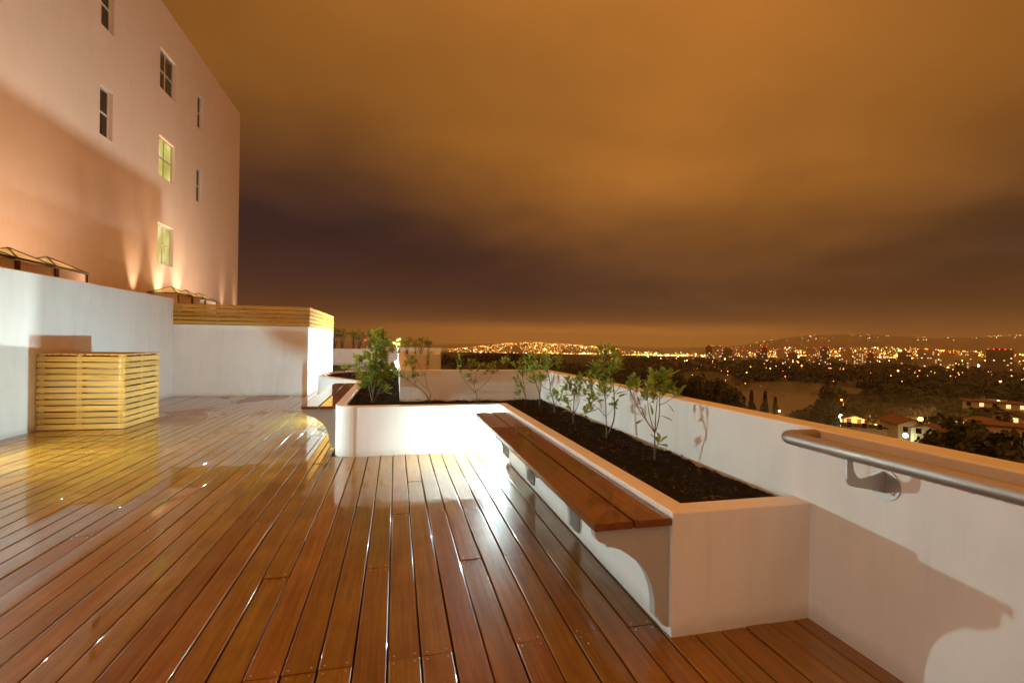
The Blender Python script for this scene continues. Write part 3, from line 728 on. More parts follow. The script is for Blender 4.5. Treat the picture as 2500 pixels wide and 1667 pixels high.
# rain drops standing on the boards near the corner lamp
rg = random.Random(3); mb = MB()
for i in range(1500):
    x = rg.gauss(0.72, 0.30); y = rg.uniform(1.9, 5.2)
    if x > 1.27 or x < -.5: continue
    r = rg.uniform(.0012, .0042); mb.sphere((x, y, .0005), r, 6, 2, (0, 0, 1), .55)
tag(mb.build('water_drops', 'water_drop', deck), kind='stuff')

# ---- wall strips (planters, parapets) with softened top arrises
def strip(mb, outer, inner, z0, z1, ch=0.008, closed_ends=True):
    n = len(outer); b = len(mb.v)
    def mixp(p, q, f): return (p[0] + (q[0] - p[0]) * f, p[1] + (q[1] - p[1]) * f)
    for p, q in zip(outer, inner):
        L = math.hypot(p[0] - q[0], p[1] - q[1]); f = min(.2, ch / max(L, 1e-6))
        po, qi = mixp(p, q, f), mixp(q, p, f)
        mb.v += [(p[0], p[1], z0), (p[0], p[1], z1 - ch), (po[0], po[1], z1), (qi[0], qi[1], z1), (q[0], q[1], z1 - ch), (q[0], q[1], z0)]
    for i in range(n - 1):
        for k in range(5): mb.face([b + i * 6 + k, b + (i + 1) * 6 + k, b + (i + 1) * 6 + k + 1, b + i * 6 + k + 1])
    if closed_ends:
        mb.face([b + k for k in range(6)]); mb.face([b + (n - 1) * 6 + k for k in range(6)][::-1])
    return mb
def fillet(pts, rad, seg=8):
    out = [pts[0]]
    for i in range(1, len(pts) - 1):
        p, c, q = Vector(pts[i - 1]), Vector(pts[i]), Vector(pts[i + 1]); r = rad[i] if isinstance(rad, (list, tuple)) else rad
        if r <= 0: out.append(tuple(c)); continue
        u, v = (p - c).normalized(), (q - c).normalized(); a = u.angle(v); tl = r / math.tan(a / 2)
        tl = min(tl, (p - c).length * .49, (q - c).length * .49); r = tl * math.tan(a / 2)
        ce = c + (u + v).normalized() * (r / math.sin(a / 2)); s, e = c + u * tl - ce, c + v * tl - ce
        ang = s.angle(e); sg = 1 if s.x * e.y - s.y * e.x > 0 else -1
        for k in range(seg + 1):
            th_ = sg * ang * k / seg; out.append((ce.x + s.x * math.cos(th_) - s.y * math.sin(th_), ce.y + s.x * math.sin(th_) + s.y * math.cos(th_)))
    out.append(pts[-1]); return out
def offset(path, d):
    out = []
    for i, p in enumerate(path):
        a = Vector(path[max(i - 1, 0)]); c = Vector(p); b = Vector(path[min(i + 1, len(path) - 1)])
        n1 = Vector((-(c - a).y, (c - a).x)); n2 = Vector((-(b - c).y, (b - c).x))
        n1 = n1.normalized() if n1.length > 1e-9 else n2.normalized(); n2 = n2.normalized() if n2.length > 1e-9 else n1
        m = (n1 + n2).normalized(); out.append(tuple(c + m * (d / max(.35, m.dot(n1)))))
    return out
outer = fillet([(XR + .02, YN), (XP, YN), (XP, YF), (XL, YF), (XL, 9.55), (-1.66, 11.05), (-1.58, 12.2), (-0.95, 12.85), (XD + .02, 13.1)], [0, 0.0, 0.0, 0.27, 0.45, 0.30, 0.35, 0.3, 0], 10)
inner = offset(outer, -TW_)
planter = thing('planter', (0.6, 4.5, 0), 'long white plastered planter wrapping the terrace edge with a rounded corner', 'planter')
planter_inv = Matrix.Translation((-0.6, -4.5, 0))
mb = strip(MB(), outer, inner, -0.03, ZP, .007)
o = mb.build('wall', 'white_plaster', planter); fix_normals(o.data); o.location = (-0.6, -4.5, 0)
# soil
def inside(p, poly):
    x, y = p; c = False; j = len(poly) - 1
    for i in range(len(poly)):
        xi, yi = poly[i]; xj, yj = poly[j]
        if (yi > y) != (yj > y) and x < (xj - xi) * (y - yi) / (yj - yi) + xi: c = not c
        j = i
    return c
soil_poly = [p for p in offset(outer, -TW_ * .6)] + [(XD + .06, 13.1), (XD + .06, YB + .06), (XR + .06, YB + .06), (XR + .06, YN)]
def soil_h(x, y):
    return 0.548 + 0.022 * mnoise.noise(Vector((x * 3, y * 3, 0))) + 0.016 * mnoise.noise(Vector((x * 11, y * 11, 5))) + 0.010 * mnoise.noise(Vector((x * 33, y * 33, 8)))
mb = MB(); mb.smooth = True; idx = {}; g = 0.028
def sv(i, j):
    if (i, j) not in idx:
        x, y = i * g, j * g; idx[(i, j)] = len(mb.v); mb.v.append((x, y, soil_h(x, y)))
    return idx[(i, j)]
for i in range(-62, 78):
    for j in range(70, 472):
        cx2, cy2 = (i + .5) * g, (j + .5) * g
        if cy2 > 8.5 and (i % 2 or j % 2): pass
        if inside((cx2, cy2), soil_poly): mb.face([sv(i, j), sv(i + 1, j), sv(i + 1, j + 1), sv(i, j + 1)])
o = mb.build('soil', 'soil', planter); o.location = (-0.6, -4.5, 0)
# mulch, dead leaves, low creeping plants on the soil
rg = random.Random(14); lit = MB(); grn = MB()
def bit(mb, x, y, z, s, up=0.3):
    a = rg.uniform(0, 6.28); tl = Vector((rg.gauss(0, up), rg.gauss(0, up), 1)).normalized(); u = tl.orthogonal().normalized(); v = tl.cross(u)
    u, v = u * math.cos(a) + v * math.sin(a), v * math.cos(a) - u * math.sin(a); p = Vector((x, y, z)); b = len(mb.v)
    mb.v += [tuple(p - u * s), tuple(p - v * s * .45), tuple(p + u * s), tuple(p + v * s * .45 + tl * s * .3)]; mb.face([b, b + 1, b + 2, b + 3])
cnt = 0
while cnt < 5200:
    x, y = rg.uniform(-1.6, 2.07), rg.uniform(2.1, 13)
    if not inside((x, y), soil_poly): continue
    cnt += 1
    if mnoise.noise(Vector((x * 3.1, y * 3.1, 2))) > 0.10: bit(grn, x, y, soil_h(x, y) + rg.uniform(.002, .035), rg.uniform(.006, .016), .9)
    if rg.random() < .42: bit(lit, x, y, soil_h(x, y) + .006, rg.uniform(.006, .020), .45)
o = lit.build('leaf_litter', 'litter', planter); o.location = (-0.6, -4.5, 0); tag(o, kind='stuff')
o = grn.build('ground_cover', 'ground_plants', planter); o.location = (-0.6, -4.5, 0); tag(o, kind='stuff')

# ---- parapet: right side, turning in behind the planter, then running on
par_in = [(XR, -1.5), (XR, YB), (XD, YB), (XD, 14.2)]
par_out = [(XR + .17, -1.5), (XR + .17, YB + .17), (XD + .17, YB + .17), (XD + .17, 14.2)]
mb = strip(MB(), par_in, par_out, -0.15, ZR, .008)
o = mb.build('parapet', 'white_plaster'); fix_normals(o.data); tag(o, 'white plastered parapet with flat wet coping along the terrace edge', 'parapet')
# next terrace bay
mb = MB(); mb.prism([(XD + .172, 14.2), (1.27, 14.2), (1.27, 14.37), (XD + .172, 14.37)], -3, ZR); mb.prism([(1.10, 14.372), (1.27, 14.372), (1.60, 17.4), (1.43, 17.4)], -3, ZR - .003)
mb.prism([(XD, 17.402), (1.60, 17.402), (1.60, 17.6), (XD, 17.6)], -3, 1.12)
mb.prism([(XD, 14.21), (XD + .17, 14.21), (XD + .17, 17.4), (XD, 17.4)], -3, ZR - .002)
mb.prism([(XD + .18, 14.38), (1.09, 14.38), (1.42, 17.39), (XD + .18, 17.39)], -3, .86)
o = mb.build('bay_parapet', 'white_plaster'); tag(o, 'orange lit parapet block of the next terrace bay with raised back edge', 'parapet')
mb = strip(MB(), fillet([(-3.6, 28.1), (-1.6, 28.1), (-.6, 27.7), (XD, 27.4)], [0, .8, .8, 0], 6), [(x, y + .3) for x, y in fillet([(-3.6, 28.1), (-1.6, 28.1), (-.6, 27.7), (XD, 27.4)], [0, .8, .8, 0], 6)], -0.1, .84)
o = mb.build('end_planter', 'white_plaster'); fix_normals(o.data); tag(o, 'far white planter wall closing the deck behind the big shrub', 'planter')
MB().box(-4.2, .1, 28.35, 30.5, .2, .74).build('soil', 'soil', o)
MB().box(-12, XD + 1.5, 30.5, 30.7, -.2, .80).build('back_wall', 'white_plaster', o)

# ---- left wall, back block, roof
mb = strip(MB(), [(-5.045, -3.0), (-5.045, 12.598)], [(-5.245, -3.0), (-5.245, 12.598)], -0.1, 2.272, .01)
o = mb.build('terrace_wall', 'white_plaster'); fix_normals(o.data); tag(o, 'tall white side wall left of the deck behind the slatted box', 'wall')
mb = strip(MB(), [(-5.25, 12.6), (-2.11, 12.6), (-2.11, 17.28), (-5.25, 17.28)], [(-5.25, 12.8), (-2.31, 12.8), (-2.31, 17.08), (-5.25, 17.08)], -.1, 1.68, .008)
mb.box(-5.25, -2.3, 12.79, 17.09, 1.45, 1.55)
o = mb.build('terrace_block', 'white_plaster'); fix_normals(o.data); tag(o, 'white walled block at the end of the deck under the slatted screen', 'wall')
mb = MB(); mb.box(-9.49, -5.25, -3, 12.6, 1.9, 2.05); mb.box(-9.49, -5.25, 12.601, 32.3, 1.9, 2.05); mb.box(-5.25, -5.05, 17.3, 32.3, -.1, 2.06)
roof = mb.build('roof', 'roof_felt'); tag(roof, 'low flat roof between the side wall and the tall facade', kind='structure')
# row of clay tiles along the roof edge by the near skylight
tm = MB(); tm.smooth = True
for k in range(7):
    a = math.pi * k / 6; 
    for yy, rr in ((0, .085), (.30, .075)): tm.v.append((rr * math.cos(a), yy, rr * math.sin(a) * .8))
for k in range(6): tm.face([2 * k, 2 * k + 1, 2 * k + 3, 2 * k + 2])
tm.face([2 * k for k in range(7)])
tile_me = tm.mesh('tile', 'tile_clay')
for i in range(19): link('tile', tile_me, roof, (-5.42 + random.uniform(-.006, .006), 4.6 + i * .272, 2.255 + random.uniform(-.006, .006)), (random.uniform(-.03, .03), 0, random.uniform(-.03, .03)))

# ---- slatted screen on the block
fence = thing('slatted_screen', (-2.11, 12.6, 1.68), 'low screen of horizontal pine slats on top of the white block', 'fence')
for k in range(5):
    z0 = 1.686 - 1.68 + k * .0975 + .003
    MB().bbox(-2.945, -.0, -.008, .014, z0, z0 + .080, .003).build('slat', 'slat_wood_x', fence)
    MB().bbox(.003, .025, -.008, 4.66, z0, z0 + .080, .003).build('slat', 'slat_wood_y', fence)
for xx in (-2.86, -2.05, -.75, -.12): MB().box(xx, xx + .07, .016, .075, .003, .47).build('post', 'slat_wood_x', fence)
for yy in (1.2, 2.4, 3.5, 4.5): MB().box(-.06, .001, yy, yy + .07, .003, .47).build('post', 'slat_wood_x', fence)

# ---- slatted box
box = thing('slatted_box', (-3.96, 8.29, 0), 'square pine slatted box standing on the wet deck against the left wall', 'box')
for k in range(12):
    z0 = .006 + k * .0908 + random.uniform(-.0025, .0025)
    MB().bbox(-1.075, -.001, -.011, .011, z0, z0 + .0745, .003).build('slat', 'slat_wood_x', box)
    MB().bbox(-.0, .022, -.011, 1.055, z0, z0 + .0745, .003).build('slat', 'slat_wood_y', box)
sc_ = MB()
for k in range(12):
    for xx in (-1.03, -.565, -.04):
        for dz in (.022, .054): sc_.tube([(xx, -.0125, .006 + k * .0908 + dz), (xx, -.0105, .006 + k * .0908 + dz)], .0045, 6)
tag(sc_.build('screws', 'lamp_metal', box), kind='stuff')
for k in range(11):
    x0 = -1.072 + k * .0996
    MB().bbox(x0, x0 + .088, -.011, 1.055, 1.098, 1.118, .003).build('slat', 'slat_wood_y', box)
for xx in (-1.06, -.60, -.075): MB().box(xx, xx + .07, .013, .083, .002, 1.095).build('post', 'slat_wood_x', box)
for yy in (.50, .975): MB().box(-.072, -.002, yy, yy + .07, .002, 1.095).build('post', 'slat_wood_x', box)
MB().box(-1.05, -.08, .10, 1.03, .01, 1.08).build('dark_core', 'dark_frame', box)  # near-black block standing in for the shade inside the box

# ---- benches
def bench(name, side, ywall0, ywall1, brk, label, xw):
    """side -1: seat projects to -x from the wall face at xw"""
    o = thing(name, (xw, ywall0, 0), label, 'bench')
    def X(d): return side * d
    L = ywall1 - ywall0
    r = .10
    p1 = [(.004, 0), (.195, 0), (.195, L), (.004, L)]
    p2 = [(.207, 0), (.399, 0)] + [(.399 - r + r * math.cos(a), L - r + r * math.sin(a)) for a in [math.pi / 2 * k / 6 for k in range(7)]] + [(.207, L)]
    for pl in (p1, p2):
        pts = [(X(d), y) for d, y in pl]
        m = MB(); m.prism(pts, .535, .568); me = m.mesh('plank', 'bench_wood'); fix_normals(me)
        bm = bmesh.new(); bm.from_mesh(me); ed = [e for e in bm.edges if abs(e.verts[0].co.z - e.verts[1].co.z) < 1e-6 and e.verts[0].co.z > .55]
        bmesh.ops.bevel(bm, geom=ed, offset=.0035, segments=2, affect='EDGES'); bm.to_mesh(me); bm.free()
        link('plank', me, o)
    prof = [(.002, .533), (.388, .533), (.390, .518), (.385, .497), (.372, .481), (.350, .470), (.330, .466), (.330, .452), (.300, .447), (.262, .434), (.227, .412), (.190, .384), (.158, .356), (.130, .320), (.108, .282), (.090, .235), (.079, .184), (.076, .140), (.076, .098), (.056, .095), (.052, .080), (.040, .060), (.022, .046), (.002, .038)]
    m = MB(); m.prism_y([(X(a), z) for a, z in prof], -.024, .024); bme = m.mesh('bracket', 'bracket_paint'); fix_normals(bme)
    for yb in brk: link('bracket', bme, o, (0, yb - ywall0, 0))
    # line of drops hanging from the front edge
    rg = random.Random(2); d = MB()
    for i in range(260):
        d.sphere((X(.399 - .002), rg.uniform(.02, L - .12), .5345), rg.uniform(.0015, .0035), 6, 3, (0, 0, -1), 1.3)
    tag(d.build('water_drops', 'water_drop', o), kind='stuff')
    return o
bench('wall_bench', -1, 2.018, 5.47, (2.062, 3.20, 4.33, 5.40), 'long red brown two plank bench on the right planter running towards the bright corner lamp', XP)
bench('wall_bench', -1, 6.205, 9.40, (6.25, 7.30, 8.35, 9.33), 'shorter two plank bench left of the rounded planter corner, its planks shining wet', XL)

# ---- handrail
rail = thing('handrail', (XR, 1.63, .80), 'round brushed steel handrail with hanging rain drops on the right parapet', 'handrail')
pts = [(-.19, -3.0, .145), (-.19, .315, .145)] + [(-.19 + .045 * (1 - math.cos(a)), .315 + .045 * math.sin(a), .145) for a in [math.pi / 2 * k / 6 for k in range(1, 7)]] + [(-.001, .36, .145)]
m = MB(); m.tube(pts, .0315, 20); m.build('rail', 'brushed_steel', rail)
for yb in (0.0, -1.5):
    m = MB(); m.tube([(-.006, yb, 0), (-.0005, yb, 0)], .068, 28); d = m.build('wall_plate', 'brushed_steel', rail)
    for a in (90, 215, 325):
        m = MB(); m.sphere((-.006, yb + .048 * math.cos(math.radians(a)), .048 * math.sin(math.radians(a))), .0085, 10, 4, (-1, 0, 0), .6); m.build('bolt', 'brushed_steel', d)
    pr = [(-.007, -.036), (-.007, .058), (-.05, .046), (-.10, .036), (-.135, .032), (-.158, .042), (-.176, .066), (-.182, .095), (-.182, .118), (-.213, .118), (-.213, .035), (-.206, .016), (-.190, .004), (-.165, -.002), (-.10, -.014)]
    m = MB(); m.prism_y(pr, yb - .004, yb + .004); me = m.mesh('arm', 'brushed_steel'); fix_normals(me); link('arm', me, rail)
rg = random.Random(6); d = MB()
for i in range(420):
    a = rg.gauss(-math.pi / 2, .13); r = rg.uniform(.0012, .0030); y = rg.uniform(-1.3, .29)
    d.sphere((-.19 + .0315 * math.cos(a), y, .145 + .0315 * math.sin(a)), r, 6, 3, (0, 0, -1), 1.5)
for i in range(500):
    a = rg.uniform(math.pi * .6, math.pi * 1.25); y = rg.uniform(-1.3, .29)
    d.sphere((-.19 + .0315 * math.cos(a), y, .145 + .0315 * math.sin(a)), rg.uniform(.0008, .002), 6, 2, (math.cos(a), 0, math.sin(a)), .5)
tag(d.build('water_drops', 'water_drop', rail), kind='stuff')

# ---- bulkhead lamps
def wall_lamp(loc, axis, mt, label, r=.055):
    o = thing('wall_lamp', loc, label, 'lamp')
    a = Vector(axis); q = Vector((0, 0, 1)).rotation_difference(a)
    m = MB(); m.tube([tuple(a * .0005), tuple(a * .022)], r * 1.35, 18); m.build('housing', 'lamp_metal', o)
    m = MB(); m.sphere(a * .0225, r, 12, 5, a, .8); m.build('dome', mt, o)
    return o
wall_lamp((XP, 5.79, .27), (-1, 0, 0), 'lamp_corner', 'glaring white lamp low on the planter beyond the end of the right bench')
wall_lamp((XL, 8.70, .33), (-1, 0, 0), 'lamp_white', 'white lamp hidden under the left bench')
wall_lamp((XD, 15.75, .62), (-1, 0, 0), 'lamp_far', 'brilliant lamp seen through the big shrub on the far parapet', .085)
def floodlight(y, ax, power, label):
    fl = thing('floodlight', (-5.045, y, .86), label, 'lamp'); ax = Vector(ax).normalized(); c = Vector((.05, -.012, 0))
    m = MB(); m.tube([(.0005, 0, 0), (.05, -.01, 0)], .02, 10); m.build('arm', 'lamp_metal', fl)
    m = MB(); m.tube([tuple(c - ax * .02), tuple(c + ax * .08)], [.05, .075], 18); m.build('housing', 'lamp_metal', fl)
    m = MB(); m.tube([tuple(c + ax * .081), tuple(c + ax * .085)], .068, 18); m.build('lens', 'lamp_side', fl)
    ld = bpy.data.lights.new('flood_light', 'SPOT'); ld.energy = power; ld.color = (.76, 1.0, .98); ld.spot_size = math.radians(180); ld.spot_blend = 1.0; ld.shadow_soft_size = .05
    l = bpy.data.objects.new('flood_light', ld); COL.objects.link(l); l.parent = fl; l.location = c + ax * .10; l.rotation_mode = 'QUATERNION'; l.rotation_quaternion = ax.to_track_quat('-Z', 'Y')
floodlight(6.05, (1, .25, .02), 830, 'small white floodlight on the left wall just outside the picture')
floodlight(-1.20, (1, .45, .02), 165, 'small white fill floodlight added on the left wall behind the camera')  # unseen fill lamp, added to brighten the camera-facing surfaces

# ================================================================== TALL FACADE
XF = -9.5; KF = 9.5 / 12.0
def fy(y): return y * KF
def fz(z): return 1.4 + (z - 1.4) * KF
bld = thing('tall_building', (XF, fy(40.8), 0), 'tall plain building with a pinkish facade and few small windows', 'building')
cols = [(fy(23.06), fy(23.97), 1), (fy(28.06), fy(29.85), 2), (fy(32.77), fy(33.65), 1)]
rows = [(fz(5.18), fz(7.26)), (fz(9.70), fz(11.78)), (fz(14.22), fz(16.30))]
wins = []
for ci, (a, b, nc) in enumerate(cols):
    for ri, (c, d) in enumerate(rows):
        if ri == 0 and ci != 1: continue
        wins.append((a, b, c, d, nc, ci == 1 and ri < 2))
ysp = sorted({-12.0, fy(40.8)} | {w[0] for w in wins} | {w[1] for w in wins}); zsp = sorted({0.0, fz(18.65)} | {w[2] for w in wins} | {w[3] for w in wins})
mb = MB(); DR = .17
def hole(y, z): return any(w[0] < y < w[1] and w[2] < z < w[3] for w in wins)
for y0, y1 in zip(ysp[:-1], ysp[1:]):
    for z0, z1 in zip(zsp[:-1], zsp[1:]):
        if hole((y0 + y1) / 2, (z0 + z1) / 2): continue
        b = len(mb.v); mb.v += [(XF, y0, z0), (XF, y1, z0), (XF, y1, z1), (XF, y0, z1)]; mb.face([b, b + 1, b + 2, b + 3])
for (y0, y1, z0, z1, nc, lt) in wins:
    for q in (((y0, z0), (y1, z0)), ((y1, z0), (y1, z1)), ((y1, z1), (y0, z1)), ((y0, z1), (y0, z0))):
        (ya, za), (yb, zb) = q; b = len(mb.v); mb.v += [(XF, ya, za), (XF, yb, zb), (XF - DR, yb, zb), (XF - DR, ya, za)]; mb.face([b, b + 1, b + 2, b + 3])
YE, ZT = fy(40.8), fz(18.65)
b = len(mb.v); mb.v += [(XF, YE, 0), (XF, YE, ZT), (XF - 14, YE, ZT), (XF - 14, YE, 0), (XF, -12, ZT), (XF - 14, -12, ZT), (XF - 14, -12, 0), (XF, -12, 0)]
for q in ((0, 1, 2, 3), (1, 4, 5, 2), (3, 2, 5, 6), (4, 7, 6, 5)): mb.face([b + i for i in q])
o = mb.build('wall', 'facade_plaster', bld); o.location = (-XF, -YE, 0)
for (y0, y1, z0, z1, nc, lt) in wins:
    m = MB(); x = XF - DR; fw = .055
    m.box(x + .002, x + .045, y0 + .001, y1 - .001, z0 + .001, z0 + fw); m.box(x + .002, x + .045, y0 + .001, y1 - .001, z1 - fw, z1 - .001)
    m.box(x + .003, x + .044, y0 + .001, y0 + fw, z0 + fw, z1 - fw); m.box(x + .003, x + .044, y1 - fw, y1 - .001, z0 + fw, z1 - fw)
    zm = (z0 + z1) / 2; m.box(x + .004, x + .042, y0 + fw, y1 - fw, zm - .035, zm + .035)
    ym = (y0 + y1) / 2
    if nc == 2: m.box(x + .0035, x + .0425, ym - .035, ym + .035, z0 + fw, zm - .0355); m.box(x + .0035, x + .0425, ym - .035, ym + .035, zm + .0355, z1 - fw)
    w = m.build('window', 'window_frame', bld); w.location = (-XF, -YE, 0)
    yy = [(y0 + fw, y1 - fw)] if nc == 1 else [(y0 + fw, ym - .035), (ym + .035, y1 - fw)]
    for (a, c) in yy:
        for (d, e) in ((z0 + fw, zm - .035), (zm + .035, z1 - fw)):
            MB().box(x + .012, x + .020, a, c, d, e).build('pane', 'dark_glass' if not lt else 'room_lit', w)

# ---- added warm spots: narrow ones imitate skylight fans, wide ones fill the facade
def added_uplight(y, dx, cone, power, label):
    o = thing('added_uplight', (XF + dx, y, 2.05), label, 'lamp'); ax = Vector((-.30 * dx, 0, 1)).normalized()
    m = MB(); m.tube([(0, 0, .0), tuple(ax * .10)], [.05, .07], 14); m.build('housing', 'lamp_metal', o)
    m = MB(); m.tube([tuple(ax * .101), tuple(ax * .104)], .06, 14); m.build('lens', 'added_uplight_lens', o)
    ld = bpy.data.lights.new('added_uplight_beam', 'SPOT'); ld.energy = power; ld.color = (1.0, .64, .40); ld.spot_size = math.radians(cone); ld.spot_blend = 1.0; ld.shadow_soft_size = .05
    l = bpy.data.objects.new('added_uplight_beam', ld); COL.objects.link(l); l.parent = o; l.location = ax * .12; l.rotation_mode = 'QUATERNION'; l.rotation_quaternion = ax.to_track_quat('-Z', 'Y')
for (y, dx, cone, pw, lb) in ((20.4, .5, 40, 420, 'added warm spot imitating a skylight fan left of the lowest lit window'), (22.3, .5, 44, 700, 'added warm spot imitating a skylight fan under the lowest lit window'), (24.0, .5, 44, 520, 'added warm spot imitating a skylight fan right of the lowest lit window'), (29.6, .45, 40, 160, 'added warm spot imitating a skylight fan near the far corner of the facade'), (31.7, .35, 36, 140, 'added warm spot imitating a skylight fan right at the far corner of the facade'),
        (-1.0, 3.7, 150, 330, 'first added wide warm fill spot behind the side wall, nearest the camera'), (6.0, 3.7, 150, 330, 'second added wide warm fill spot behind the side wall, before the left skylights'), (14.0, 3.7, 150, 520, 'third added wide warm fill spot behind the side wall, between the skylight rows'), (24.5, 3.7, 150, 420, 'last added wide warm fill spot on the low roof, past the far skylights')):
    added_uplight(y, dx, cone, pw, lb)

# ---- pyramid skylights on the low roof
def skylight(x1, wd, y0, pitch, n, ze, zp, zc, label):
    o = thing('skylight', (x1 - wd / 2, y0 + n * pitch / 2, zc), label, 'skylight'); ox, oy, oz = o.location
    def P(x, y, z): return (x - ox, y - oy, z - oz)
    fr = MB(); fr.tube([P(x1, y0, ze), P(x1, y0 + n * pitch, ze)], .022, 6); fr.tube([P(x1 - wd, y0, ze), P(x1 - wd, y0 + n * pitch, ze)], .022, 6)
    cb = MB()
    for (a, b_, c, d) in ((x1 - .06, x1 - .02, y0 + .05, y0 + n * pitch - .05), (x1 - wd + .02, x1 - wd + .06, y0 + .05, y0 + n * pitch - .05), (x1 - wd + .061, x1 - .061, y0 + .05, y0 + .09), (x1 - wd + .061, x1 - .061, y0 + n * pitch - .09, y0 + n * pitch - .05)):
        p, q = P(a, c, zc), P(b_, d, ze - .03); cb.box(p[0], q[0], p[1], q[1], p[2], q[2])
    cb.build('curb', 'facade_plaster', o)
    for k in range(n):
        a, b_ = y0 + k * pitch, y0 + (k + 1) * pitch; pk = (x1 - wd / 2, (a + b_) / 2, zp); cs = [(x1, a, ze), (x1, b_, ze), (x1 - wd, b_, ze), (x1 - wd, a, ze)]
        for i in range(4):
            fr.tube([P(*cs[i]), P(*pk)], .016, 6)
            if i % 2: fr.tube([P(*cs[i]), P(*cs[(i + 1) % 4])], .018, 6)
            m = MB(); m.v += [P(*cs[i]), P(*cs[(i + 1) % 4]), P(*pk)]; m.face([0, 1, 2]); m.build('pane', 'skylight_glass', o)
        p = P(x1 - wd / 2, (a + b_) / 2, ze - .16); m = MB(); m.sphere(p, .055, 8, 5); m.build('bulb', 'skylight_lamp', o)
    fr.build('frame', 'dark_frame', o)
    for yy in [y0 + k * pitch for k in range(n + 1)]:
        p, q = P(x1 - .02, max(y0 + .05, yy - .05), zc), P(x1 + .012, min(y0 + n * pitch - .05, yy + .05), ze - .031)
        MB().box(p[0] + .001, q[0], p[1], q[1], p[2], q[2]).build('mullion', 'tile_clay', o)
    return o
skylight(-6.8, .98, 8.59, 1.04, 4, 2.785, 3.05, 2.05, 'row of glowing pyramid skylights at the left edge above the side wall')
skylight(-7.5, .93, 19.04, 1.25, 3, 2.91, 3.19, 2.05, 'row of three glowing pyramid skylights below the lit facade windows')

# ================================================================== SHRUBS
def leaf_mesh(name, ln, w, m):
    mb = MB(); mb.smooth = True
    prof = [(0, .06), (.30, .42), (.62, .92), (.85, .80), (1.0, .0)]
    for u, ww in prof[:-1]:
        for s in (-1, 0, 1): mb.v.append((s * ww * w / 2, u * ln, (.16 * abs(s) * ww * w) - .10 * ln * u * u))
    mb.v.append((0, ln, -.10 * ln))
    for i in range(3):
        for s in range(2): mb.face([3 * i + s, 3 * i + s + 1, 3 * i + s + 4, 3 * i + s + 3])
    mb.face([9, 10, 12]); mb.face([10, 11, 12])
    return mb.mesh(name, m)
LEAF = [leaf_mesh('leaf', .074, .032, 'leaf_green'), leaf_mesh('leaf', .090, .038, 'leaf_green'), leaf_mesh('leaf', .058, .027, 'leaf_green')]
LEAFY = leaf_mesh('leaf', .066, .032, 'leaf_yellow')
def quat_to(d, roll): return d.to_track_quat('Y', 'Z') @ Matrix.Rotation(roll, 3, 'Y').to_quaternion()
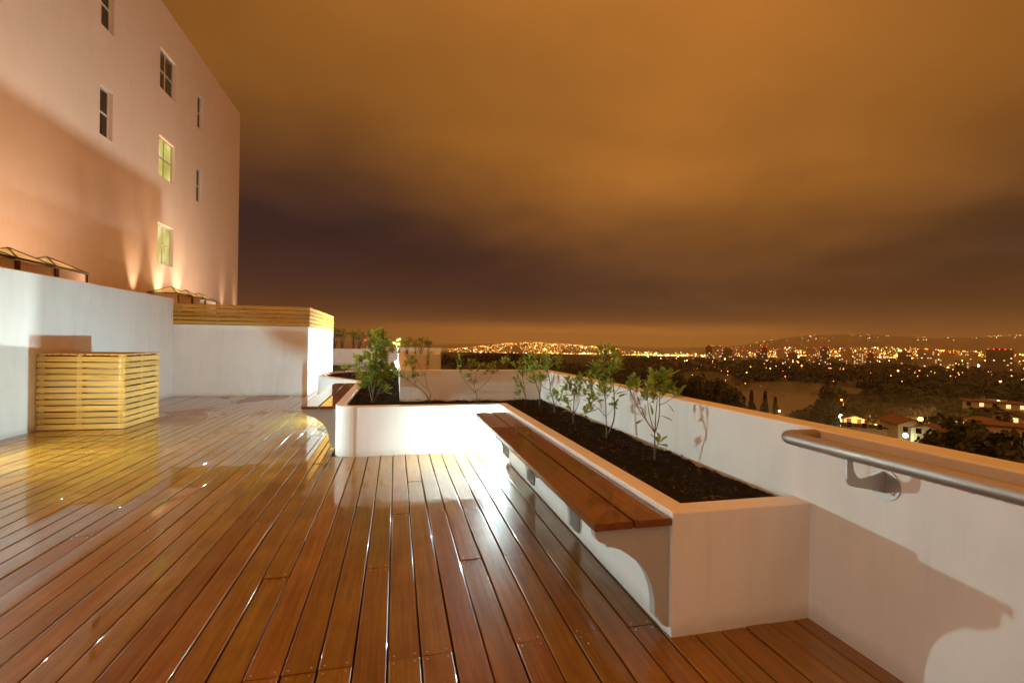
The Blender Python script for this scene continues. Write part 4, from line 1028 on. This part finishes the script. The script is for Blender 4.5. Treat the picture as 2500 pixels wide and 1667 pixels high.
def shrub(origin_px, conv, zsoil_y, label, branches, tips, seed, leafs=9, lsz=1.0, spread=.12, extra=(), name='shrub', joined=False, lm='leaf_small', group=None):
    """conv: crop -> photograph pixels; branches: polylines of crop points (last tip gets leaves); tips: loose tips tied back to nearest branch point"""
    rg = random.Random(seed)
    base = onz(*conv(origin_px), .545); y0 = base.y
    o = thing(name, tuple(base), label, 'shrub', group)
    def W3(p, dy): return ony(*conv(p), y0 + dy) - base
    st = MB(); nodes = []; tipv = []
    for br in branches:
        pl, r_0 = br[0], br[1]; dy1 = rg.uniform(-spread, spread) if len(br) < 3 else br[2]
        pts = []
        for i, p in enumerate(pl):
            u = i / (len(pl) - 1)
            near = min(nodes, key=lambda q: abs(q[0][0] - p[0]) + abs(q[0][1] - p[1])) if nodes else None
            d0 = near[2] if (i == 0 and near) else None
            if i == 0: ds = d0 if d0 is not None else 0.0
            pts.append((p, ds + (dy1 - ds) * u))
        v = [W3(p, d) for p, d in pts]
        if pl[0] == origin_px: v[0] = Vector((0, 0, -.03))
        for (p, d), q in zip(pts, v): nodes.append((p, q, d))
        # smooth subdivide
        vv = []
        for i in range(len(v) - 1):
            for k in range(3):
                u = k / 3; p0 = v[max(i - 1, 0)]; p1 = v[i]; p2 = v[i + 1]; p3 = v[min(i + 2, len(v) - 1)]
                vv.append(.5 * ((2 * p1) + (p2 - p0) * u + (2 * p0 - 5 * p1 + 4 * p2 - p3) * u * u + (3 * p1 - p0 - 3 * p2 + p3) * u ** 3))
        vv.append(v[-1]); n_ = len(vv)
        st.tube(vv, [r_0 * (1 - .62 * i / (n_ - 1)) for i in range(n_)], 6)
    for tp in tips:
        p, q, d = min(nodes, key=lambda q: (q[0][0] - tp[0]) ** 2 + (q[0][1] - tp[1]) ** 2 + (4e4 if q[0][1] < tp[1] - 40 else 0))
        dd = d + rg.uniform(-spread, spread) * .8; e = W3(tp, dd)
        mid = (q + e) / 2 + Vector((rg.uniform(-.01, .01), rg.uniform(-.01, .01), -.012))
        st.tube([q, mid, e], [.0032, .0026, .0016], 5); tipv.append((e, (e - mid).normalized()))
    st.build('stem', 'stem_bark', o)
    fol = MB()
    def put(pos, d, roll, sc, me):
        if joined:
            m3 = Matrix.Translation(pos) @ quat_to(d, roll).to_matrix().to_4x4() @ Matrix.Scale(sc, 4); b = len(fol.v)
            fol.v += [tuple(m3 @ v.co) for v in me.vertices]; fol.smooth = True
            for p in me.polygons: fol.face([b + i for i in p.vertices])
        else:
            l = link('leaf', me, o, pos); l.rotation_mode = 'QUATERNION'; l.rotation_quaternion = quat_to(d, roll); l.scale = (sc, sc, sc)
    for (e, d) in tipv:
        d = (d * .6 + Vector((0, 0, .8))).normalized(); a = d.orthogonal().normalized(); c = d.cross(a); n_ = leafs + (2 if joined else 0) + rg.randint(-2, 2); ph = rg.uniform(0, 6.28)
        for k in range(n_):
            an = ph + k * 2.4; el = .25 + 1.15 * (k / n_) ** .8
            dirn = (d * math.sin(el) * 1.0 + (a * math.cos(an) + c * math.sin(an)) * math.cos(el)).normalized()
            pos = e - d * (.028 * (1 - k / n_)) * lsz
            put(pos, dirn, rg.uniform(-.4, .4), lsz * rg.uniform(.6, 1.2), rg.choice(LEAF))
    for (p, an, me_i) in extra:
        q = min(nodes, key=lambda q: (q[0][0] - p[0]) ** 2 + (q[0][1] - p[1]) ** 2); e = W3(p, q[2])
        put((q[1] + e) / 2 if (q[1] - e).length > .03 else q[1], Vector((math.cos(an), rg.uniform(-.4, .2), math.sin(an))).normalized(), 0, lsz, LEAFY if me_i == 'y' else LEAF[1])
    if joined: tag(fol.build('foliage', lm, o), kind='stuff')
    return o
c3 = lambda p: (1380 + p[0] / 5.2275, 830 + p[1] / 5.2275)
cL = lambda p: (1000 + p[0] / 5.8075, 780 + p[1] / 5.8075)
cN = lambda p: (780 + p[0] / 6.819, 780 + p[1] / 6.819)
shrub((1140, 1560), c3, 0, 'nearest shrub in the right planter, with one yellow leaf low on its stem',
      [([(1140, 1560), (1143, 1350), (1140, 1175)], .0085), ([(1140, 1175), (1030, 1020), (960, 920), (820, 650)], 0.0055), ([(1030, 1020), (985, 900), (900, 660)], .0035), ([(1140, 1175), (1075, 960), (1050, 760)], .0042), ([(1145, 1175), (1155, 960), (1175, 740)], .005), ([(1160, 1150), (1200, 960), (1205, 740), (1240, 600)], .0042), ([(1205, 830), (1290, 790), (1400, 720)], .003), ([(1148, 1400), (1185, 1330), (1190, 1300)], .0022)],
      [(820, 600), (860, 520), (900, 560), (910, 620), (1060, 620), (1040, 700), (1110, 560), (1180, 540), (1240, 480), (1290, 430), (1340, 440), (1150, 640), (1220, 640), (1290, 600), (1350, 610), (1000, 730), (1130, 740), (1250, 700), (1390, 690), (1440, 690), (1110, 470), (1200, 1290)], 1, 9, 1.0, .10,
      [((1260, 960), -.4, 0), ((1300, 840), -.9, 0), ((980, 1000), 3.4, 0), ((1170, 1130), -1.2, 'y'), ((800, 715), 3.3, 0), ((1200, 1010), -.3, 0), ((760, 650), 3.3, 0), ((1040, 900), 2.6, 0), ((1100, 830), -1.4, 0)])
shrub((525, 1265), c3, 0, 'tall shrub with two stems and a bent bare twig in the right planter',
      [([(525, 1265), (525, 1120), (520, 980), (512, 760), (470, 520), (470, 330)], .007), ([(548, 1185), (620, 1020), (628, 800), (615, 600), (590, 400), (560, 230)], .0075, .06), ([(520, 980), (410, 860), (330, 800)], .003), ([(625, 690), (690, 600), (725, 495), (650, 410)], .0035), ([(512, 760), (560, 700), (570, 640)], .0025), ([(535, 960), (610, 870), (640, 840)], .0022), ([(210, 1010), (300, 910)], .002)],
      [(450, 130), (500, 110), (560, 120), (620, 140), (690, 190), (440, 210), (510, 200), (580, 220), (650, 240), (700, 270), (480, 290), (560, 300), (640, 320), (680, 350), (370, 340), (420, 320), (340, 420), (400, 400), (450, 380), (380, 480), (440, 470), (500, 440), (560, 420), (620, 400), (520, 540), (580, 560), (460, 640), (500, 680), (560, 650), (350, 740), (300, 780), (390, 750), (280, 900), (330, 890), (250, 920), (640, 820), (600, 830)], 2, 8, .98, .12)
shrub((95, 1085), c3, 0, 'bushy medium shrub left of the two stemmed tall shrub',
      [([(95, 1085), (102, 960), (112, 770), (130, 640)], .007), ([(110, 930), (170, 820), (195, 700)], .004), ([(195, 720), (280, 680), (330, 600)], .003), ([(105, 950), (40, 820), (20, 700)], .0035)],
      [(20, 520), (60, 560), (110, 510), (160, 520), (200, 560), (130, 600), (250, 540), (300, 480), (340, 560), (290, 610), (60, 640), (190, 640), (100, 690), (240, 690), (10, 620), (30, 800), (50, 870), (150, 690), (330, 640), (200, 480)], 3, 9, .95, .12)
shrub((2050, 1340), cL, 0, 'bright leaved shrub nearest the inner parapet corner',
      [([(2050, 1340), (2050, 1210), (1995, 1000), (1990, 880), (1950, 740)], .0075), ([(2000, 930), (2060, 760), (2100, 650)], .004), ([(1995, 1000), (1880, 940), (1860, 800)], .0035), ([(2050, 1210), (2120, 1120), (2160, 1060)], .003)],
      [(1870, 540), (1900, 510), (1940, 540), (1980, 570), (1850, 620), (1910, 610), (1960, 640), (1830, 690), (1890, 690), (1940, 720), (2000, 660), (2090, 560), (2130, 560), (2080, 620), (2140, 620), (2110, 680), (1850, 780), (1900, 840), (1860, 860), (2090, 1050), (2160, 1040), (2040, 1060), (1960, 1110), (2130, 1150), (2190, 1150), (2080, 1120)], 4, 8, .98, .14)
shrub((1835, 1235), cL, 0, 'slender shrub in the planter corner, second from the inner parapet corner',
      [([(1835, 1235), (1842, 1060), (1790, 900), (1750, 760), (1740, 620)], .008), ([(1842, 1060), (1855, 930), (1820, 820)], .005)],
      [(1700, 550), (1740, 500), (1770, 540), (1720, 600), (1760, 620), (1680, 650), (1740, 690), (1790, 680), (1700, 740), (1760, 770), (1720, 830), (1800, 830), (1840, 860), (1780, 880), (1690, 870), (1650, 600)], 5, 9, 1.0, .14)
shrub((1640, 1200), cL, 0, 'thin stemmed shrub with one long branch reaching left over the back parapet',
      [([(1640, 1200), (1640, 1060), (1622, 930), (1600, 790), (1620, 640)], .0065), ([(1640, 1100), (1590, 940), (1560, 830), (1460, 690), (1350, 610)], .0035), ([(1625, 960), (1560, 900), (1510, 860)], .003), ([(1620, 1190), (1570, 1100), (1545, 1060)], .002)],
      [(1330, 580), (1370, 560), (1400, 590), (1320, 620), (1470, 640), (1500, 660), (1560, 620), (1600, 570), (1640, 600), (1580, 680), (1640, 690), (1550, 720), (1610, 740), (1660, 760), (1590, 780), (1490, 850), (1530, 830), (1510, 900), (1560, 890), (1590, 960), (1540, 950), (1530, 1060), (1560, 1040), (1610, 1020)], 6, 8, .95, .14)
shrub((955, 1180), cL, 0, 'open V shaped shrub standing before the middle of the back parapet',
      [([(955, 1180), (952, 1100), (942, 1040)], .0075), ([(942, 1040), (850, 945), (770, 850), (715, 740), (700, 610)], .004), ([(942, 1040), (905, 900), (870, 800), (860, 690)], .0038), ([(920, 930), (935, 800), (960, 730)], .003), ([(955, 1010), (1010, 960), (1110, 870), (1180, 770)], .004), ([(945, 850), (1010, 800), (1060, 770)], .0022)],
      [(690, 520), (730, 520), (700, 570), (740, 590), (690, 620), (720, 660), (690, 700), (730, 750), (840, 600), (880, 580), (910, 590), (850, 650), (890, 660), (930, 640), (860, 720), (900, 720), (790, 790), (830, 800), (960, 720), (1000, 650), (1040, 640), (990, 680), (1210, 620), (1170, 680), (1220, 690), (1130, 670), (1180, 740), (1230, 740), (1120, 720), (1060, 770), (1090, 750), (860, 880), (930, 880)], 7, 6, .85, .12)
shrub((1820, 1400), cN, 0, 'two stemmed shrub leaning left at the end of the back parapet',
      [([(1820, 1400), (1830, 1345), (1852, 1240), (1795, 1110), (1755, 930), (1690, 840), (1625, 700)], .0055), ([(1755, 930), (1780, 830), (1800, 730)], .003), ([(1828, 1350), (1760, 1230), (1620, 1110), (1480, 1010), (1380, 940)], 0.0055), ([(1620, 1110), (1585, 1030), (1565, 940)], .003), ([(1795, 1140), (1700, 1080), (1620, 960)], .003)],
      [(1430, 720), (1470, 700), (1510, 680), (1550, 650), (1590, 640), (1450, 770), (1520, 740), (1580, 720), (1600, 690), (1790, 580), (1830, 590), (1800, 640), (1790, 700), (1810, 750), (1800, 790), (1320, 860), (1290, 920), (1340, 930), (1400, 960), (1260, 890), (1540, 830), (1570, 820), (1560, 880), (1610, 900), (1640, 940), (1590, 950), (1540, 960), (1480, 970), (1460, 1010), (1620, 980)], 8, 6, .85, .12)
rg = random.Random(44); tp = []
for (ex, ey, rx, ry, nn) in ((1000, 340, 170, 110, 22), (1050, 520, 200, 120, 26), (900, 700, 250, 130, 32), (830, 900, 210, 130, 28), (1060, 960, 150, 150, 18), (760, 1080, 90, 70, 7), (1180, 860, 80, 110, 8), (1080, 1140, 110, 70, 5), (1040, 250, 110, 60, 7)):
    for i in range(nn):
        a = rg.uniform(0, 6.28); u = math.sqrt(rg.random()); tp.append((ex + rx * u * math.cos(a), ey + ry * u * math.sin(a)))
shrub((880, 1390), cN, 0, 'largest and densest shrub, bright green beside the rounded planter corner',
      [([(880, 1390), (850, 1250), (820, 1100), (780, 900), (760, 760)], .007), ([(885, 1390), (900, 1200), (930, 1000), (920, 760), (960, 520)], .009), ([(900, 1380), (960, 1240), (1060, 1060), (1120, 880)], .006), ([(890, 1390), (880, 1150), (860, 950), (880, 700), (1000, 400)], .008), ([(930, 1000), (1020, 800), (1080, 560), (1060, 320)], .006)],
      tp, 10, 11, .92, .22, joined=True)
def sprig(px, conv, ydist, h, n, seed, label, lsz=.8, zb=.55, name='sprig', group=None):
    rg = random.Random(seed); p = ony(*conv(px), ydist); o = thing(name, (p.x, ydist, zb), label, 'plant', group); st = MB(); fol = MB(); fol.smooth = True
    for i in range(n):
        a = rg.uniform(0, 6.28); e = Vector((math.cos(a) * h * .35 * rg.random(), math.sin(a) * h * .35 * rg.random(), h * rg.uniform(.55, 1.0)))
        st.tube([(0, 0, -.02), tuple(e * .5 + Vector((0, 0, .02))), tuple(e)], [.004 * lsz, .003 * lsz, .0015 * lsz], 5)
        for k in range(9):
            an = k * 2.4; el = .2 + 1.1 * k / 9; d = Vector((math.cos(an) * math.cos(el), math.sin(an) * math.cos(el), math.sin(el)))
            me = rg.choice(LEAF); m3 = Matrix.Translation(e) @ quat_to(d, rg.uniform(-.4, .4)).to_matrix().to_4x4() @ Matrix.Scale(lsz * rg.uniform(.8, 1.2), 4); b = len(fol.v)
            fol.v += [tuple(m3 @ v.co) for v in me.vertices]
            for pp in me.polygons: fol.face([b + i2 for i2 in pp.vertices])
    st.build('stem', 'stem_bark', o); tag(fol.build('foliage', 'leaf_small', o), kind='stuff'); return o
sprig((410, 900), cN, 11.9, .22, 6, 1, 'tiny seedling alone on the soil near the planter tip', .75)
sprig((640, 880), cN, 10.9, .50, 14, 2, 'low leafy plant just left of the densest shrub', .8)
sprig((560, 900), cN, 11.4, .26, 8, 3, 'small clump between the seedling and the densest shrub', .7)
sprig((250, 480), cN, 28.9, 1.15, 14, 4, 'leftmost plant in the far planter, against the block corner', 2.2, .74)
sprig((370, 480), cN, 28.9, 1.15, 18, 5, 'second plant from the left in the far planter', 2.2, .74)
sprig((560, 480), cN, 28.9, .95, 16, 6, 'third plant of the far planter, before the red beacons', 2.2, .74)
sprig((660, 480), cN, 28.9, 1.1, 16, 7, 'fourth plant of the far planter with low spread', 2.2, .74)
sprig((830, 480), cN, 28.9, 1.1, 18, 8, 'plant of the far planter partly behind the densest shrub', 2.2, .74)
sprig((1330, 560), cN, 16.0, .55, 14, 9, 'leftmost plant on the next bay, beside the brilliant lamp', 1.3, .86)
sprig((1460, 560), cN, 16.4, .62, 16, 10, 'middle plant on the next bay parapet', 1.3, .86)
sprig((1600, 560), cN, 16.6, .50, 14, 11, 'low plant spilling over the next bay parapet', 1.3, .86)
sprig((1690, 560), cN, 16.8, .62, 18, 12, 'tall plant near the right end of the next bay', 1.3, .86)
sprig((1810, 560), cN, 16.9, .45, 14, 13, 'rightmost plant on the next bay', 1.3, .86)
# beacon mast seen over the far planter
p = atr(892, 848, 700); g = ground_z(700, az_of(892)); o = thing('beacon_mast', (p.x, p.y, g), 'thin mast with two red beacons above the far planter', 'mast')
zt = atr(892, 816, 700).z - g; zl = atr(892, 830, 700).z - g
m = MB(); m.tube([(0, 0, -1), (0, 0, zt * .6), (0, 0, zt)], [.5, .35, .2], 6); m.build('mast', 'pole_metal', o)
for zz in (zl, zt): m = MB(); m.sphere((0, 0, zz), 1.0, 8, 5); m.build('beacon', 'bulb_red', o)

# building mass under the terrace
mb = MB(); mb.box(-9.4, XD + .165, -12, 30.5, -38, -.22); mb.box(XD + .17, XR + .165, -12, YB + .165, -38, -.22); mb.box(-23, -9.5, -12, fy(40.8) - .01, -38, -.01)
o = mb.build('lower_building', 'facade_plaster'); tag(o, 'building storeys carrying the terrace, below its parapet', 'building')
